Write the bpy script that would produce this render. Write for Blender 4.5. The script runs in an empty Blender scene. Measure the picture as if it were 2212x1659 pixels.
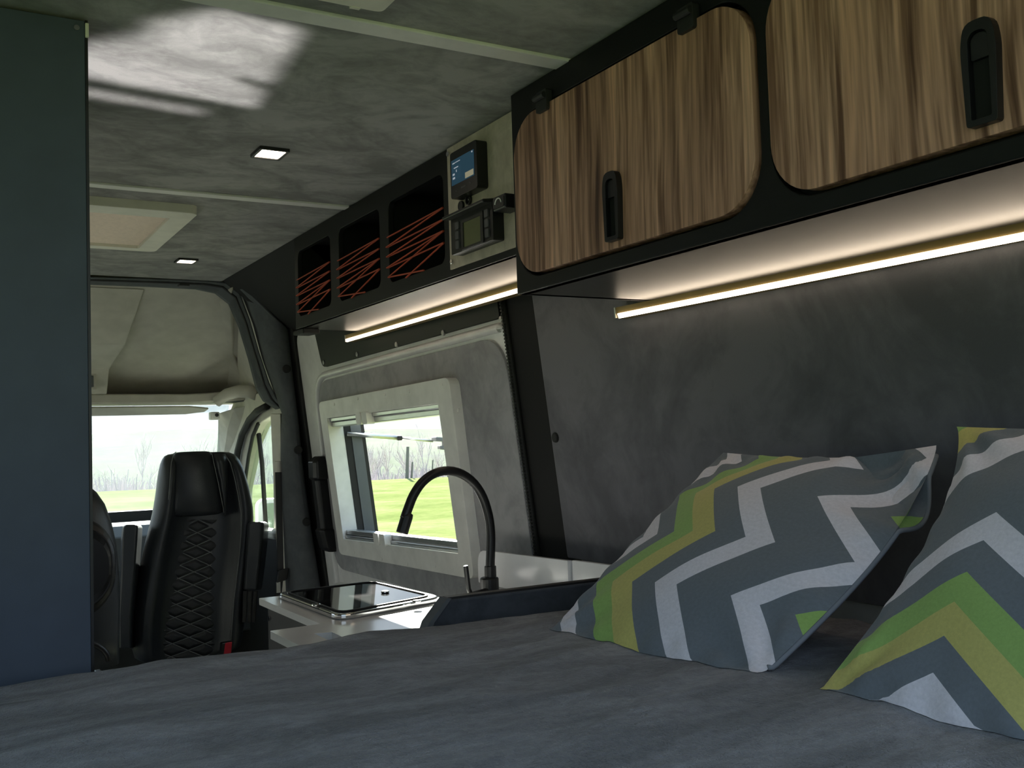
import bpy, bmesh, math, random
from mathutils import Vector, Matrix, noise
random.seed(7)
V = Vector
SC = bpy.context.scene
COL = SC.collection

# ------------------------------------------------------------------ camera, sky, sun, exposure
F_PX, W_PX, H_PX = 2189.96, 2212.0, 1659.0
YAW, PITCH, ROLL = math.radians(30.3337), math.radians(3.06184), math.radians(-1.86792)
_f = V((math.sin(YAW)*math.cos(PITCH), math.cos(YAW)*math.cos(PITCH), math.sin(PITCH)))
_r = V((math.cos(YAW), -math.sin(YAW), 0)); _u = _r.cross(_f)
RIGHT = math.cos(ROLL)*_r + math.sin(ROLL)*_u
UP = -math.sin(ROLL)*_r + math.cos(ROLL)*_u
cam_d = bpy.data.cameras.new('camera'); cam = bpy.data.objects.new('camera', cam_d); COL.objects.link(cam)
cam_d.sensor_width = 36.0; cam_d.lens = 36.0*F_PX/W_PX; cam_d.clip_start = 0.02; cam_d.clip_end = 3000
cam.matrix_world = Matrix(((RIGHT.x, UP.x, -_f.x, 0), (RIGHT.y, UP.y, -_f.y, 0), (RIGHT.z, UP.z, -_f.z, 0), (0, 0, 0, 1)))
SC.camera = cam

SUN = V((.32, .80, .30)).normalized()
SKY = .68
world = bpy.data.worlds.new('sky'); SC.world = world; world.use_nodes = True
wn = world.node_tree; wn.nodes.clear()
wo = wn.nodes.new('ShaderNodeOutputWorld'); wb = wn.nodes.new('ShaderNodeBackground')
# hazy bright sky: paler at the horizon, brighter and bluer overhead (overcast luminance law 1 + 2 sin el)
wt = wn.nodes.new('ShaderNodeTexCoord'); wsx = wn.nodes.new('ShaderNodeSeparateXYZ'); wl_ = wn.links
wl_.new(wt.outputs['Generated'], wsx.inputs[0])
wr_ = wn.nodes.new('ShaderNodeValToRGB'); wl_.new(wsx.outputs[2], wr_.inputs[0])
we = wr_.color_ramp.elements
we[0].position = 0.0; we[0].color = (.80, .90, .98, 1); we[1].position = .5; we[1].color = (.50, .72, 1, 1)
wc = wn.nodes.new('ShaderNodeTexNoise'); wc.inputs['Scale'].default_value = 3.0; wc.inputs['Detail'].default_value = 5
wmp = wn.nodes.new('ShaderNodeMapping'); wmp.inputs['Scale'].default_value = (1, 1, 5); wl_.new(wt.outputs['Generated'], wmp.inputs[0]); wl_.new(wmp.outputs[0], wc.inputs['Vector'])
def wmath(op, a_, b_):
    x = wn.nodes.new('ShaderNodeMath'); x.operation = op
    for i, v in enumerate((a_, b_)):
        if hasattr(v, 'links'): wl_.new(v, x.inputs[i])
        else: x.inputs[i].default_value = v
    return x.outputs[0]
lum = wmath('ADD', wmath('MULTIPLY', wmath('MAXIMUM', wsx.outputs[2], 0.0), 2.0), 1.0)
cl_ = wmath('ADD', wmath('MULTIPLY', wc.outputs['Fac'], .5), .75)
wl_.new(wr_.outputs[0], wb.inputs[0])
wl_.new(wmath('MULTIPLY', wmath('MULTIPLY', lum, cl_), SKY), wb.inputs['Strength'])
wn.links.new(wb.outputs[0], wo.inputs[0])
sun_d = bpy.data.lights.new('sun', 'SUN'); sun_d.energy = 31.0; sun_d.angle = math.radians(.6); sun_d.color = (1, .95, .86)
sun = bpy.data.objects.new('sun', sun_d); COL.objects.link(sun)
sun.rotation_euler = (-SUN).to_track_quat('-Z', 'Y').to_euler(); sun.location = SUN*40
# added area lamps standing in for sunlight reflected up by the glass hob lid
for nm, c, sz, en in (('hob_reflection_lamp', (.26, 1.69), (.50, .36), 0.72), ('hob_rim_reflection_lamp', (.24, 1.965), (.42, .035), .05)):
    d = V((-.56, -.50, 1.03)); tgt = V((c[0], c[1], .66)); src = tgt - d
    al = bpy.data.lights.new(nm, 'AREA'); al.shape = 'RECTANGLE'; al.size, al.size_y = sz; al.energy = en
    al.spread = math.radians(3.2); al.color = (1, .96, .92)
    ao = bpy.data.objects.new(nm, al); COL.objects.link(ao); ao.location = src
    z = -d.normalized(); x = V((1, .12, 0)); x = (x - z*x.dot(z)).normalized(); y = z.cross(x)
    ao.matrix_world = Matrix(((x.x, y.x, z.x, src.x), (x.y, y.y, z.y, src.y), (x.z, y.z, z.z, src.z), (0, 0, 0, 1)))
SC.view_settings.view_transform = 'Standard'; SC.view_settings.look = 'None'
SC.view_settings.gamma = 1.0; SC.view_settings.use_curve_mapping = False
SC.view_settings.exposure = 0.3
cy = SC.cycles
cy.use_denoising = True; cy.max_bounces = 10; cy.diffuse_bounces = 6; cy.glossy_bounces = 4
cy.transparent_max_bounces = 12; cy.transmission_bounces = 6; cy.sample_clamp_indirect = 6.0
cy.volume_bounces = 0; cy.volume_max_steps = 64; cy.caustics_reflective = False; cy.caustics_refractive = False

# ------------------------------------------------------------------ helpers
def P(px, py, x=None, y=None, z=None, d=None):
    "real-world point seen at a photo pixel, on a plane of the van (x, y, z, or d inside the sloping right wall)"
    r = _f + (px-W_PX/2)/F_PX*RIGHT - (py-H_PX/2)/F_PX*UP
    if x is not None: t = x/r.x
    elif y is not None: t = y/r.y
    elif z is not None: t = z/r.z
    else: t = (WX-d)/(r.x+.12*r.z)
    return r*t
WX = 1.345
def fW(d0=0):                       # sloping right-hand wall: a = y, b = z, d = how far it stands in
    return lambda a, b, d: V((WX-.12*b-d-d0, a, b))
def fX(X): return lambda a, b, d: V((X-d, a, b))
def fY(Y): return lambda a, b, d: V((a, Y-d, b))
def fZ(Z): return lambda a, b, d: V((a, b, Z+d))
CEIL = .66

def rr(x0, y0, x1, y1, r, n=6):
    out = []
    if not isinstance(r, (list, tuple)): r = [r]*4
    for (cx, cy_, a0, q) in ((x1-r[0], y1-r[0], 0, r[0]), (x0+r[1], y1-r[1], 90, r[1]), (x0+r[2], y0+r[2], 180, r[2]), (x1-r[3], y0+r[3], 270, r[3])):
        for i in range(n+1):
            a = math.radians(a0+90*i/n); out.append((cx+q*math.cos(a), cy_+q*math.sin(a)))
    return out
def rpoly(pts, r, n=5):
    "polygon with rounded corners (2-D)"
    out = []; N = len(pts)
    for i in range(N):
        p0, p1, p2 = V(pts[i-1]), V(pts[i]), V(pts[(i+1) % N])
        ri = r[i] if isinstance(r, (list, tuple)) else r
        a = (p0-p1); b = (p2-p1); q = min(ri, a.length*.45, b.length*.45)
        A = p1+a.normalized()*q; B = p1+b.normalized()*q
        for k in range(n+1):
            t = k/n; out.append(tuple((1-t)**2*A+2*t*(1-t)*p1+t*t*B))
    return out

class MB:
    def __init__(s): s.v = []; s.f = []; s.uv = {}
    def add(s, vs, fs):
        o = len(s.v); s.v += [V(v) for v in vs]; s.f += [tuple(i+o for i in f) for f in fs]; return s
    def box(s, x0, x1, y0, y1, z0, z1):
        return s.hexa([(x0, y0, z0), (x1, y0, z0), (x1, y1, z0), (x0, y1, z0), (x0, y0, z1), (x1, y0, z1), (x1, y1, z1), (x0, y1, z1)])
    def hexa(s, p):
        return s.add(p, [(3, 2, 1, 0), (4, 5, 6, 7), (0, 1, 5, 4), (1, 2, 6, 5), (2, 3, 7, 6), (3, 0, 4, 7)])
    def loft(s, loops, closed=True, caps=True):
        n = len(loops[0]); vs = [q for l in loops for q in l]; fs = []
        for i in range(len(loops)-1):
            for j in range(n if closed else n-1):
                k = (j+1) % n
                fs.append((i*n+j, i*n+k, (i+1)*n+k, (i+1)*n+j))
        if closed and caps:
            fs.append(tuple(range(n))[::-1]); fs.append(tuple((len(loops)-1)*n+j for j in range(n)))
        return s.add(vs, fs)
    def tube(s, pts, r, n=8, caps=True):
        pts = [V(q) for q in pts]; R = r if isinstance(r, (list, tuple)) else [r]*len(pts)
        loops = []; t0 = (pts[1]-pts[0]).normalized()
        a = V((0, 0, 1)) if abs(t0.z) < .9 else V((1, 0, 0))
        nrm = (a-t0*a.dot(t0)).normalized()
        for i, q in enumerate(pts):
            t = (pts[min(i+1, len(pts)-1)]-pts[max(i-1, 0)]).normalized()
            nrm = (nrm-t*nrm.dot(t)).normalized(); b = t.cross(nrm)
            loops.append([q+R[i]*(math.cos(2*math.pi*k/n)*nrm+math.sin(2*math.pi*k/n)*b) for k in range(n)])
        return s.loft(loops, True, caps)
    def cyl(s, p0, p1, r, n=16): return s.tube([p0, p1], r, n)
    def prism(s, loop, vec):
        vec = V(vec); return s.loft([[V(q) for q in loop], [V(q)+vec for q in loop]])
    def plate(s, outer, holes, f, d0, d1):
        bm = bmesh.new(); es = []; loops = []
        for lp in [outer]+list(holes):
            vs = [bm.verts.new((q[0], q[1], 0)) for q in lp]; loops.append(vs)
            for i in range(len(vs)): es.append(bm.edges.new((vs[i-1], vs[i])))
        bmesh.ops.triangle_fill(bm, use_beauty=True, use_dissolve=False, edges=es)
        bm.verts.index_update(); bm.faces.ensure_lookup_table()
        n = len(bm.verts); co = [(v.co.x, v.co.y) for v in bm.verts]
        tri = [tuple(v.index for v in fc.verts) for fc in bm.faces]
        vs = [f(a, b, d1) for a, b in co]+[f(a, b, d0) for a, b in co]
        fs = tri+[tuple(i+n for i in t[::-1]) for t in tri]
        for lp in loops:
            ix = [v.index for v in lp]
            for i in range(len(ix)): fs.append((ix[i-1], ix[i], ix[i]+n, ix[i-1]+n))
        bm.free(); return s.add(vs, fs)
    def grid(s, fn, nu, nv, close_u=False):
        vs = [fn(i/nu, j/nv) for j in range(nv+1) for i in range(nu+1)]; fs = []
        for j in range(nv):
            for i in range(nu): fs.append((j*(nu+1)+i, j*(nu+1)+i+1, (j+1)*(nu+1)+i+1, (j+1)*(nu+1)+i))
        return s.add(vs, fs)

def tag(o, label=None, cat=None, group=None, kind=None):
    if label: o['label'] = label
    if cat: o['category'] = cat
    if group: o['group'] = group
    if kind: o['kind'] = kind
    return o
def root(name, loc, label, cat, group=None, kind=None):
    o = bpy.data.objects.new(name, None); COL.objects.link(o); o.location = loc; o.empty_display_size = .05
    return tag(o, label, cat, group, kind)
def origin_of(o):
    L = V((0, 0, 0))
    while o is not None: L += o.location; o = o.parent
    return L
def build(name, mb, mat, parent=None, smooth=False, bevel=0, seg=2, sub=0, label=None, fix=True, loc=None):
    me = bpy.data.meshes.new(name)
    vs = [V(v) for v in mb.v]
    if parent is not None: L = origin_of(parent)
    elif loc is not None: L = V(loc)
    else:
        L = V(((min(v.x for v in vs)+max(v.x for v in vs))/2, (min(v.y for v in vs)+max(v.y for v in vs))/2, min(v.z for v in vs)))
    me.from_pydata([v-L for v in vs], [], mb.f)
    if mb.uv:
        ul = me.uv_layers.new(name='UVMap')
        for lp in me.loops: ul.data[lp.index].uv = mb.uv[lp.vertex_index]
    if fix:
        bm = bmesh.new(); bm.from_mesh(me); bmesh.ops.recalc_face_normals(bm, faces=bm.faces); bm.to_mesh(me); bm.free()
    me.materials.append(mat)
    o = bpy.data.objects.new(name, me); COL.objects.link(o)
    if parent is not None: o.parent = parent
    else: o.location = L
    if smooth:
        for p in me.polygons: p.use_smooth = True
    if bevel:
        m = o.modifiers.new('bevel', 'BEVEL'); m.width = bevel; m.segments = seg; m.limit_method = 'ANGLE'; m.angle_limit = math.radians(40)
        m.harden_normals = False
    if sub:
        m = o.modifiers.new('sub', 'SUBSURF'); m.levels = sub; m.render_levels = sub
    if label: o['label'] = label
    return o
def struct(name, mb, mat, label, cat, **k):
    return tag(build(name, mb, mat, **k), label, cat, kind='structure')
def copy_tree(o, parent=None):
    c = o.copy(); COL.objects.link(c); c.parent = parent
    for ch in list(o.children): copy_tree(ch, c)
    return c

# ------------------------------------------------------------------ materials
def M(name): 
    m = bpy.data.materials.new(name); m.use_nodes = True; n = m.node_tree
    return m, n, n.nodes['Principled BSDF'], n.links
def coords(n, scale=(1, 1, 1), rot=(0, 0, 0)):
    tc = n.nodes.new('ShaderNodeTexCoord'); mp = n.nodes.new('ShaderNodeMapping')
    mp.inputs['Scale'].default_value = scale; mp.inputs['Rotation'].default_value = rot
    n.links.new(tc.outputs['Object'], mp.inputs[0]); return mp.outputs[0]
def noi(n, vec, scale, detail=4, rough=.55, dist=0):
    t = n.nodes.new('ShaderNodeTexNoise'); t.inputs['Scale'].default_value = scale; t.inputs['Detail'].default_value = detail
    t.inputs['Roughness'].default_value = rough; t.inputs['Distortion'].default_value = dist
    if vec is not None: n.links.new(vec, t.inputs['Vector'])
    return t.outputs['Fac']
def ramp(n, fac, stops, interp='LINEAR'):
    r = n.nodes.new('ShaderNodeValToRGB'); r.color_ramp.interpolation = interp
    e = r.color_ramp.elements
    while len(e) < len(stops): e.new(.5)
    for i, (p, c) in enumerate(stops):
        e[i].position = p; e[i].color = (*c, 1) if len(c) == 3 else c
    n.links.new(fac, r.inputs[0]); return r.outputs[0]
def mix(n, a, b, fac, mode='MIX'):
    x = n.nodes.new('ShaderNodeMix'); x.data_type = 'RGBA'; x.blend_type = mode
    for s, val in ((x.inputs[0], fac), (x.inputs[6], a), (x.inputs[7], b)):
        if hasattr(val, 'links'): n.links.new(val, s)
        elif isinstance(val, (int, float)): s.default_value = val
        else: s.default_value = (*val, 1)
    return x.outputs[2]
def mth(n, op, a, b=None):
    x = n.nodes.new('ShaderNodeMath'); x.operation = op
    for i, val in enumerate((a, b)):
        if val is None: continue
        if hasattr(val, 'links'): n.links.new(val, x.inputs[i])
        else: x.inputs[i].default_value = val
    return x.outputs[0]
def bump(n, bs, h, strength, dist=.01):
    b = n.nodes.new('ShaderNodeBump'); b.inputs['Strength'].default_value = strength; b.inputs['Distance'].default_value = dist
    n.links.new(h, b.inputs['Height']); n.links.new(b.outputs[0], bs.inputs['Normal'])
def plain(name, col, rough=.5, metal=0, spec=.5, bs=0, bscale=200, var=.08):
    m, n, b, l = M(name); b.inputs['Roughness'].default_value = rough; b.inputs['Metallic'].default_value = metal
    b.inputs['Specular IOR Level'].default_value = spec
    f = noi(n, coords(n), 14, 3)
    lo = tuple(c*(1-var) for c in col); hi = tuple(min(1, c*(1+var)) for c in col)
    l.new(ramp(n, f, [(.3, lo), (.7, hi)]), b.inputs['Base Color'])
    if bs: bump(n, b, noi(n, coords(n), bscale, 3), bs, .002)
    return m
def suede(name, lo, hi, scale=5, stretch=(1, 1, 1), sheen=.25, bs=.15):
    m, n, b, l = M(name)
    c = coords(n, stretch)
    f1 = noi(n, c, scale, 6, .62, .9); f2 = noi(n, c, scale*4, 5, .65, .8)
    f = mth(n, 'ADD', mth(n, 'MULTIPLY', f1, .7), mth(n, 'MULTIPLY', f2, .3))
    l.new(ramp(n, f, [(.40, lo), (.5, tuple((a+z)/2 for a, z in zip(lo, hi))), (.58, hi)]), b.inputs['Base Color'])
    b.inputs['Roughness'].default_value = .93; b.inputs['Specular IOR Level'].default_value = .2
    b.inputs['Sheen Weight'].default_value = sheen; b.inputs['Sheen Roughness'].default_value = .5
    bump(n, b, noi(n, coords(n), 350, 3), bs, .002)
    return m
def emit(name, col, st):
    m = bpy.data.materials.new(name); m.use_nodes = True; n = m.node_tree; n.nodes.clear()
    o = n.nodes.new('ShaderNodeOutputMaterial'); e = n.nodes.new('ShaderNodeEmission')
    e.inputs[0].default_value = (*col, 1); e.inputs[1].default_value = st; n.links.new(e.outputs[0], o.inputs[0]); return m
def veiled_glass(name, veil, tint=(1, 1, 1), gloss=.06):  # translucent share added so sunlit panes veil the view like haze
    m = bpy.data.materials.new(name); m.use_nodes = True; n = m.node_tree; n.nodes.clear(); l = n.links
    o = n.nodes.new('ShaderNodeOutputMaterial'); t = n.nodes.new('ShaderNodeBsdfTransparent'); t.inputs[0].default_value = (*tint, 1)
    g = n.nodes.new('ShaderNodeBsdfGlossy'); g.inputs['Roughness'].default_value = .03
    tr = n.nodes.new('ShaderNodeBsdfTranslucent'); tr.inputs[0].default_value = (.95, .97, 1, 1)
    a = n.nodes.new('ShaderNodeMixShader'); b = n.nodes.new('ShaderNodeMixShader')
    lw = n.nodes.new('ShaderNodeLayerWeight'); lw.inputs[0].default_value = .5
    f = noi(n, coords(n), 2.2, 4, .6, .5)
    l.new(mth(n, 'MULTIPLY', mth(n, 'ADD', mth(n, 'MULTIPLY', f, 1.0), .5), veil), a.inputs[0])
    l.new(t.outputs[0], a.inputs[1]); l.new(tr.outputs[0], a.inputs[2])
    l.new(mth(n, 'ADD', mth(n, 'MULTIPLY', mth(n, 'POWER', lw.outputs['Facing'], 5.0), .35), .02), b.inputs[0]); l.new(a.outputs[0], b.inputs[1]); l.new(g.outputs[0], b.inputs[2])
    l.new(b.outputs[0], o.inputs[0]); return m

m_ceil = suede('ceiling suede', (.235, .232, .230), (.43, .425, .42), 4.5, (1.0, 1.25, 1), .1)
m_wall = suede('wall suede', (.110, .108, .120), (.18, .176, .192), 3.0, (1, 1, 1), .15)
m_doorp = suede('door suede', (.28, .28, .29), (.42, .42, .43), 4.0, (1, 1, 1), .2)
m_pillar = suede('pillar cover', (.085, .093, .10), (.12, .13, .14), 6, (1, 1, 1), .1)
m_board = suede('board suede', (.045, .052, .064), (.070, .079, .095), 7, (1, 1, 1), .2)
m_black = plain('black laminate', (.0045, .0048, .0052), .55, spec=.35, bs=.1, bscale=600)
m_blackmatt = plain('black matt', (.006, .006, .006), .85)
m_under = plain('dark satin underside', (.024, .0225, .020), .36, bs=.05, bscale=500)
m_plastic = plain('black plastic', (.008, .008, .009), .38)
m_graph = plain('graphite plastic', (.018, .018, .019), .5)
m_tall = plain('anthracite panel', (.056, .074, .108), .55, bs=.06, bscale=600)
m_floor = plain('grey vinyl', (.48, .46, .42), .6)
m_leftw = plain('left lining', (.45, .45, .44), .8)
m_white = plain('white paint', (.82, .81, .80), .28)
m_frame = plain('window frame white', (.86, .85, .81), .45)
m_beige = plain('beige cab lining', (.60, .57, .51), .75, bs=.08, bscale=300)
m_cream = plain('cream plastic', (.78, .75, .66), .5)
m_strip = plain('grey strip', (.80, .79, .76), .5)
m_alu = plain('aluminium', (.60, .61, .62), .32, 1)
m_chrome = plain('chrome', (.8, .8, .8), .12, 1)
m_steel = plain('brushed steel', (.5, .5, .5), .3, 1)
m_brass = plain('gold profile', (.30, .22, .09), .4, .6)
m_counter = plain('white counter', (.86, .86, .87), .15, var=.02)
m_kitch = plain('kitchen carcass', (.03, .03, .032), .5)
m_leather = plain('black leather', (.026, .030, .035), .36, bs=.25, bscale=220)
m_leather2 = plain('quilted leather', (.020, .022, .025), .5, bs=.25, bscale=300)
m_thread = plain('pale thread', (.20, .21, .21), .8)
m_greyplas = plain('dash grey', (.10, .11, .12), .6)
m_red = plain('red plastic', (.55, .01, .03), .4)
m_cord = plain('orange cord', (.40, .055, .018), .7)
m_rubber = plain('rubber', (.010, .010, .010), .7)
m_led = emit('led', (1, .82, .62), 9.5)
m_lamp = emit('lamp', (1, .84, .66), 14)
m_screen = emit('screen', (.05, .12, .17), .3)
m_screen_d = emit('screen dark', (.03, .07, .10), .55)
m_screen_y = emit('screen button', (.38, .36, .24), .5)
m_screen_w = emit('screen marks', (.5, .55, .6), .5)
m_lcd = plain('lcd', (.14, .15, .06), .3)
m_grey = plain('grey key', (.09, .09, .10), .5)
m_pane = veiled_glass('acrylic pane', .045, (.93, .96, .94))
m_wind = veiled_glass('windscreen glass', .022, (.86, .90, .89))
m_side = veiled_glass('side glass', .02, (.82, .88, .87))

def translucent(name, col, mixf):
    m = bpy.data.materials.new(name); m.use_nodes = True; n = m.node_tree; n.nodes.clear(); l = n.links
    o = n.nodes.new('ShaderNodeOutputMaterial'); d = n.nodes.new('ShaderNodeBsdfDiffuse'); t = n.nodes.new('ShaderNodeBsdfTranslucent'); x = n.nodes.new('ShaderNodeMixShader')
    f = noi(n, coords(n), 90, 3); c = ramp(n, f, [(.3, tuple(v*.9 for v in col)), (.7, col)])
    l.new(c, d.inputs[0]); l.new(c, t.inputs[0]); x.inputs[0].default_value = mixf
    l.new(d.outputs[0], x.inputs[1]); l.new(t.outputs[0], x.inputs[2]); l.new(x.outputs[0], o.inputs[0]); return m
m_opal = translucent('opal lid', (.50, .50, .48), .6)
m_pleat = translucent('pleated cloth', (.80, .70, .57), .4)

def wood_mat():
    m, n, b, l = M('walnut veneer')
    c = coords(n, (1, 1, .045)); w = noi(n, coords(n, (1, 1, .9)), 1.6, 3, .5)
    tc = n.nodes.new('ShaderNodeVectorMath'); tc.operation = 'MULTIPLY_ADD'
    cb = n.nodes.new('ShaderNodeCombineXYZ'); l.new(w, cb.inputs[1]); l.new(cb.outputs[0], tc.inputs[0]); tc.inputs[1].default_value = (0, .05, 0); l.new(c, tc.inputs[2])
    cc = tc.outputs[0]
    f1 = noi(n, cc, 9, 3, .6); f2 = noi(n, cc, 55, 4, .65); f3 = noi(n, cc, 30, 3, .55); f4 = noi(n, cc, 160, 2, .5)
    base = ramp(n, f1, [(.3, (.40, .215, .150)), (.5, (.60, .335, .240)), (.7, (.76, .45, .33))])
    st = ramp(n, f2, [(.36, (.42, .36, .32)), (.52, (.95, .95, .95)), (.64, (1.2, 1.18, 1.15))])
    c1 = mix(n, base, st, 1, 'MULTIPLY')
    ln = ramp(n, f3, [(.0, (.42, .36, .32)), (.36, (.42, .36, .32)), (.42, (1, 1, 1)), (1, (1, 1, 1))])
    c2 = mix(n, c1, ln, .9, 'MULTIPLY')
    c3 = mix(n, c2, ramp(n, f4, [(.3, (.66, .63, .60)), (.7, (1.18, 1.18, 1.18))]), .8, 'MULTIPLY')
    l.new(c3, b.inputs['Base Color']); b.inputs['Roughness'].default_value = .5
    bump(n, b, f4, .06, .001); return m
m_wood = wood_mat()

def concrete_mat():
    m, n, b, l = M('worn concrete laminate')
    f = noi(n, coords(n, (1, 1, .6)), 12, 6, .65, 1.2); g = noi(n, coords(n), 40, 4)
    l.new(mix(n, ramp(n, f, [(.3, (.48, .41, .33)), (.55, (.62, .54, .44)), (.72, (.76, .68, .57))]), ramp(n, g, [(.3, (.8, .8, .8)), (.7, (1.1, 1.1, 1.1))]), .6, 'MULTIPLY'), b.inputs['Base Color'])
    b.inputs['Roughness'].default_value = .6; return m
m_concrete = concrete_mat()

def blanket_mat():
    m, n, b, l = M('grey fleece')
    c = coords(n, (1, 2.6, 1), (0, 0, .25))
    f1 = noi(n, c, 3.2, 5, .6, 1.5); f2 = noi(n, coords(n, (1, 1.5, 1)), 60, 4, .7)
    col = ramp(n, f1, [(.38, (.140, .134, .144)), (.5, (.212, .205, .220)), (.62, (.285, .28, .30))])
    l.new(mix(n, col, ramp(n, f2, [(.3, (.70, .70, .70)), (.7, (1.25, 1.25, 1.25))]), .85, 'MULTIPLY'), b.inputs['Base Color'])
    b.inputs['Roughness'].default_value = 1; b.inputs['Specular IOR Level'].default_value = .1
    b.inputs['Sheen Weight'].default_value = .35; b.inputs['Sheen Roughness'].default_value = .6
    h = mth(n, 'ADD', noi(n, coords(n), 260, 3, .7), mth(n, 'MULTIPLY', noi(n, coords(n), 70, 3), 1.2))
    bump(n, b, h, .8, .008); return m
m_blanket = blanket_mat()

GREY, WHITE, GREEN, YELLOW = (.185, .205, .23), (.84, .79, .85), (.34, .52, .15), (.62, .56, .18)
def chevron_mat(name, axis_t, axis_z, t0, z0, e, slope=1.0, half=.2375, per=.90):
    m, n, b, l = M(name)
    uv = n.nodes.new('ShaderNodeUVMap'); uv.uv_map = 'UVMap'; sp = n.nodes.new('ShaderNodeSeparateXYZ'); l.new(uv.outputs[0], sp.inputs[0])
    tri = mth(n, 'PINGPONG', mth(n, 'SUBTRACT', mth(n, 'ADD', sp.outputs[axis_z], half*4), z0), half)
    # tri runs 0 -> .2375 -> 0
    t = mth(n, 'SUBTRACT', mth(n, 'SUBTRACT', sp.outputs[axis_t], t0), mth(n, 'MULTIPLY', tri, slope))
    t = mth(n, 'FRACT', mth(n, 'ADD', mth(n, 'DIVIDE', t, per), 3.0))
    cols = [GREEN, YELLOW, GREY, WHITE, GREY, WHITE, GREY]
    col = ramp(n, t, [(x/per, c) for x, c in zip(e, cols)], 'CONSTANT')
    f2 = noi(n, uv.outputs[0], 90, 3, .7)
    l.new(mix(n, col, ramp(n, f2, [(.3, (.88, .88, .88)), (.7, (1.08, 1.08, 1.08))]), .8, 'MULTIPLY'), b.inputs['Base Color'])
    b.inputs['Roughness'].default_value = .9; b.inputs['Specular IOR Level'].default_value = .2; b.inputs['Sheen Weight'].default_value = .15
    bump(n, b, noi(n, uv.outputs[0], 400, 2), .2, .001); return m
m_pil1 = chevron_mat('chevron cotton', 0, 1, .05, .29, [0, .105, .225, .355, .465, .695, .79], .97)
m_pil2 = chevron_mat('chevron cotton turned', 1, 0, .61, .34, [0, .09, .18, .275, .40, .695, .79], .66, .36)
m_piping = plain('pale piping', (.22, .235, .27), .9)

# ------------------------------------------------------------------ ceiling, walls, floor of the van
RY0, CY1 = -.12, 4.02            # open rear end, front end of the load-area ceiling
b = MB().plate([(-.80, RY0), (1.34, RY0), (1.34, 4.08), (-.80, 4.08)], [rr(.0, 2.83, .60, 3.42, .01), rr(.19, .98, .58, 1.38, .05)], fZ(.672), 0, .028)
ceil = struct('ceiling', b, m_blackmatt, 'dark roof lining of the van over bed and kitchen', 'ceiling')
for i, (y0, y1) in enumerate(((RY0, 1.4635), (1.4645, 2.6395), (2.6405, 4.03))):
    build('panel', MB().plate(rr(-.78, y0, 1.035, y1, .002, 1), [[rr(.19, .98, .58, 1.38, .05)], [], [rr(.0, 2.83, .60, 3.42, .01)]][i], fZ(.672), 0, -.012), m_ceil, ceil)
build('cover_strip', MB().box(-.78, 1.03, 1.442, 1.486, .654, .661), m_strip, ceil, bevel=.002, label='wide pale grey strip over a ceiling joint')
build('cover_strip', MB().box(-.78, 1.03, 2.622, 2.658, .654, .661), m_strip, ceil, bevel=.002)
struct('floor', MB().box(-.80, 1.50, RY0, 5.8, -1.29, -1.25), m_floor, 'pale grey vinyl floor of the van', 'floor')
struct('wall_left', MB().plate([(RY0, -1.25), (5.2, -1.25), (5.2, .672), (RY0, .672)], [rr(.06, -.26, 1.46, .50, .05), rr(4.15, -.36, 5.05, .12, .06)], lambda a, b, d: V((-.75+d, a, b)), -.05, 0), m_leftw, 'grey lined left side wall of the van', 'wall')
w3 = root('added_window_3', (-.78, .65, -.12), 'unseen window added in the left wall to let in daylight', 'window', kind='structure')  # unseen window added so more daylight reaches the bed and ceiling
build('pane', MB().plate(rr(.06, -.26, 1.46, .50, .05), [], lambda a, b, d: V((-.78+d, a, b)), 0, .004), m_side, w3)
build('window_frame', MB().plate(rr(.01, -.30, 1.51, .55, .06), [rr(.07, -.25, 1.45, .49, .05)], lambda a, b, d: V((-.75+d, a, b)), 0, .02), m_frame, w3, bevel=.005)
# right wall by the bed
wr = MB().plate([(RY0, -.30), (2.12, -.30), (2.12, .44), (RY0, .44)], [], fW(), -.02, 0)
wr = struct('wall_right', wr, m_wall, 'dark grey suede wall panel beside the bed under the wooden lockers', 'wall', bevel=.006)
build('shell', MB().plate([(RY0, -1.25), (2.16, -1.25), (2.16, .67), (RY0, .67)], [], fW(), -.06, -.03), m_white, wr)
q = P(1201, 945, d=.0)
build('button', MB().cyl(q+V((.005, 0, 0)), q-V((.006, 0, 0)), .0125, 16), m_rubber, wr, smooth=False, bevel=.003, label='round black trim button')
# black pillar between wall panel and sliding door with the toothed rubber seal
tp = struct('trim_1', MB().plate([(2.10, -1.25), (2.30, -1.25), (2.30, .67), (2.10, .67)], [], fW(), -.06, -.003), m_blackmatt, 'black pillar strip between bed wall and sliding door', 'trim')
se = MB().tube([fW()(2.252, z, .004) for z in (-.42, -.2, 0, .2, .44)], .009, 8)
build('seal', se, m_rubber, tp, smooth=True)
for i in range(84):
    z = -.32+i*.009; q = fW()(2.249, z, .012)
    if i == 0: sh = build('seal_tooth', MB().box(q.x-.004, q.x+.003, q.y-.004, q.y+.004, q.z-.0024, q.z+.0024), m_graph, tp)
    else:
        c = sh.copy(); COL.objects.link(c); c.parent = tp; q0 = fW()(2.249, -.32, .012); c.location = q-q0

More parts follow.
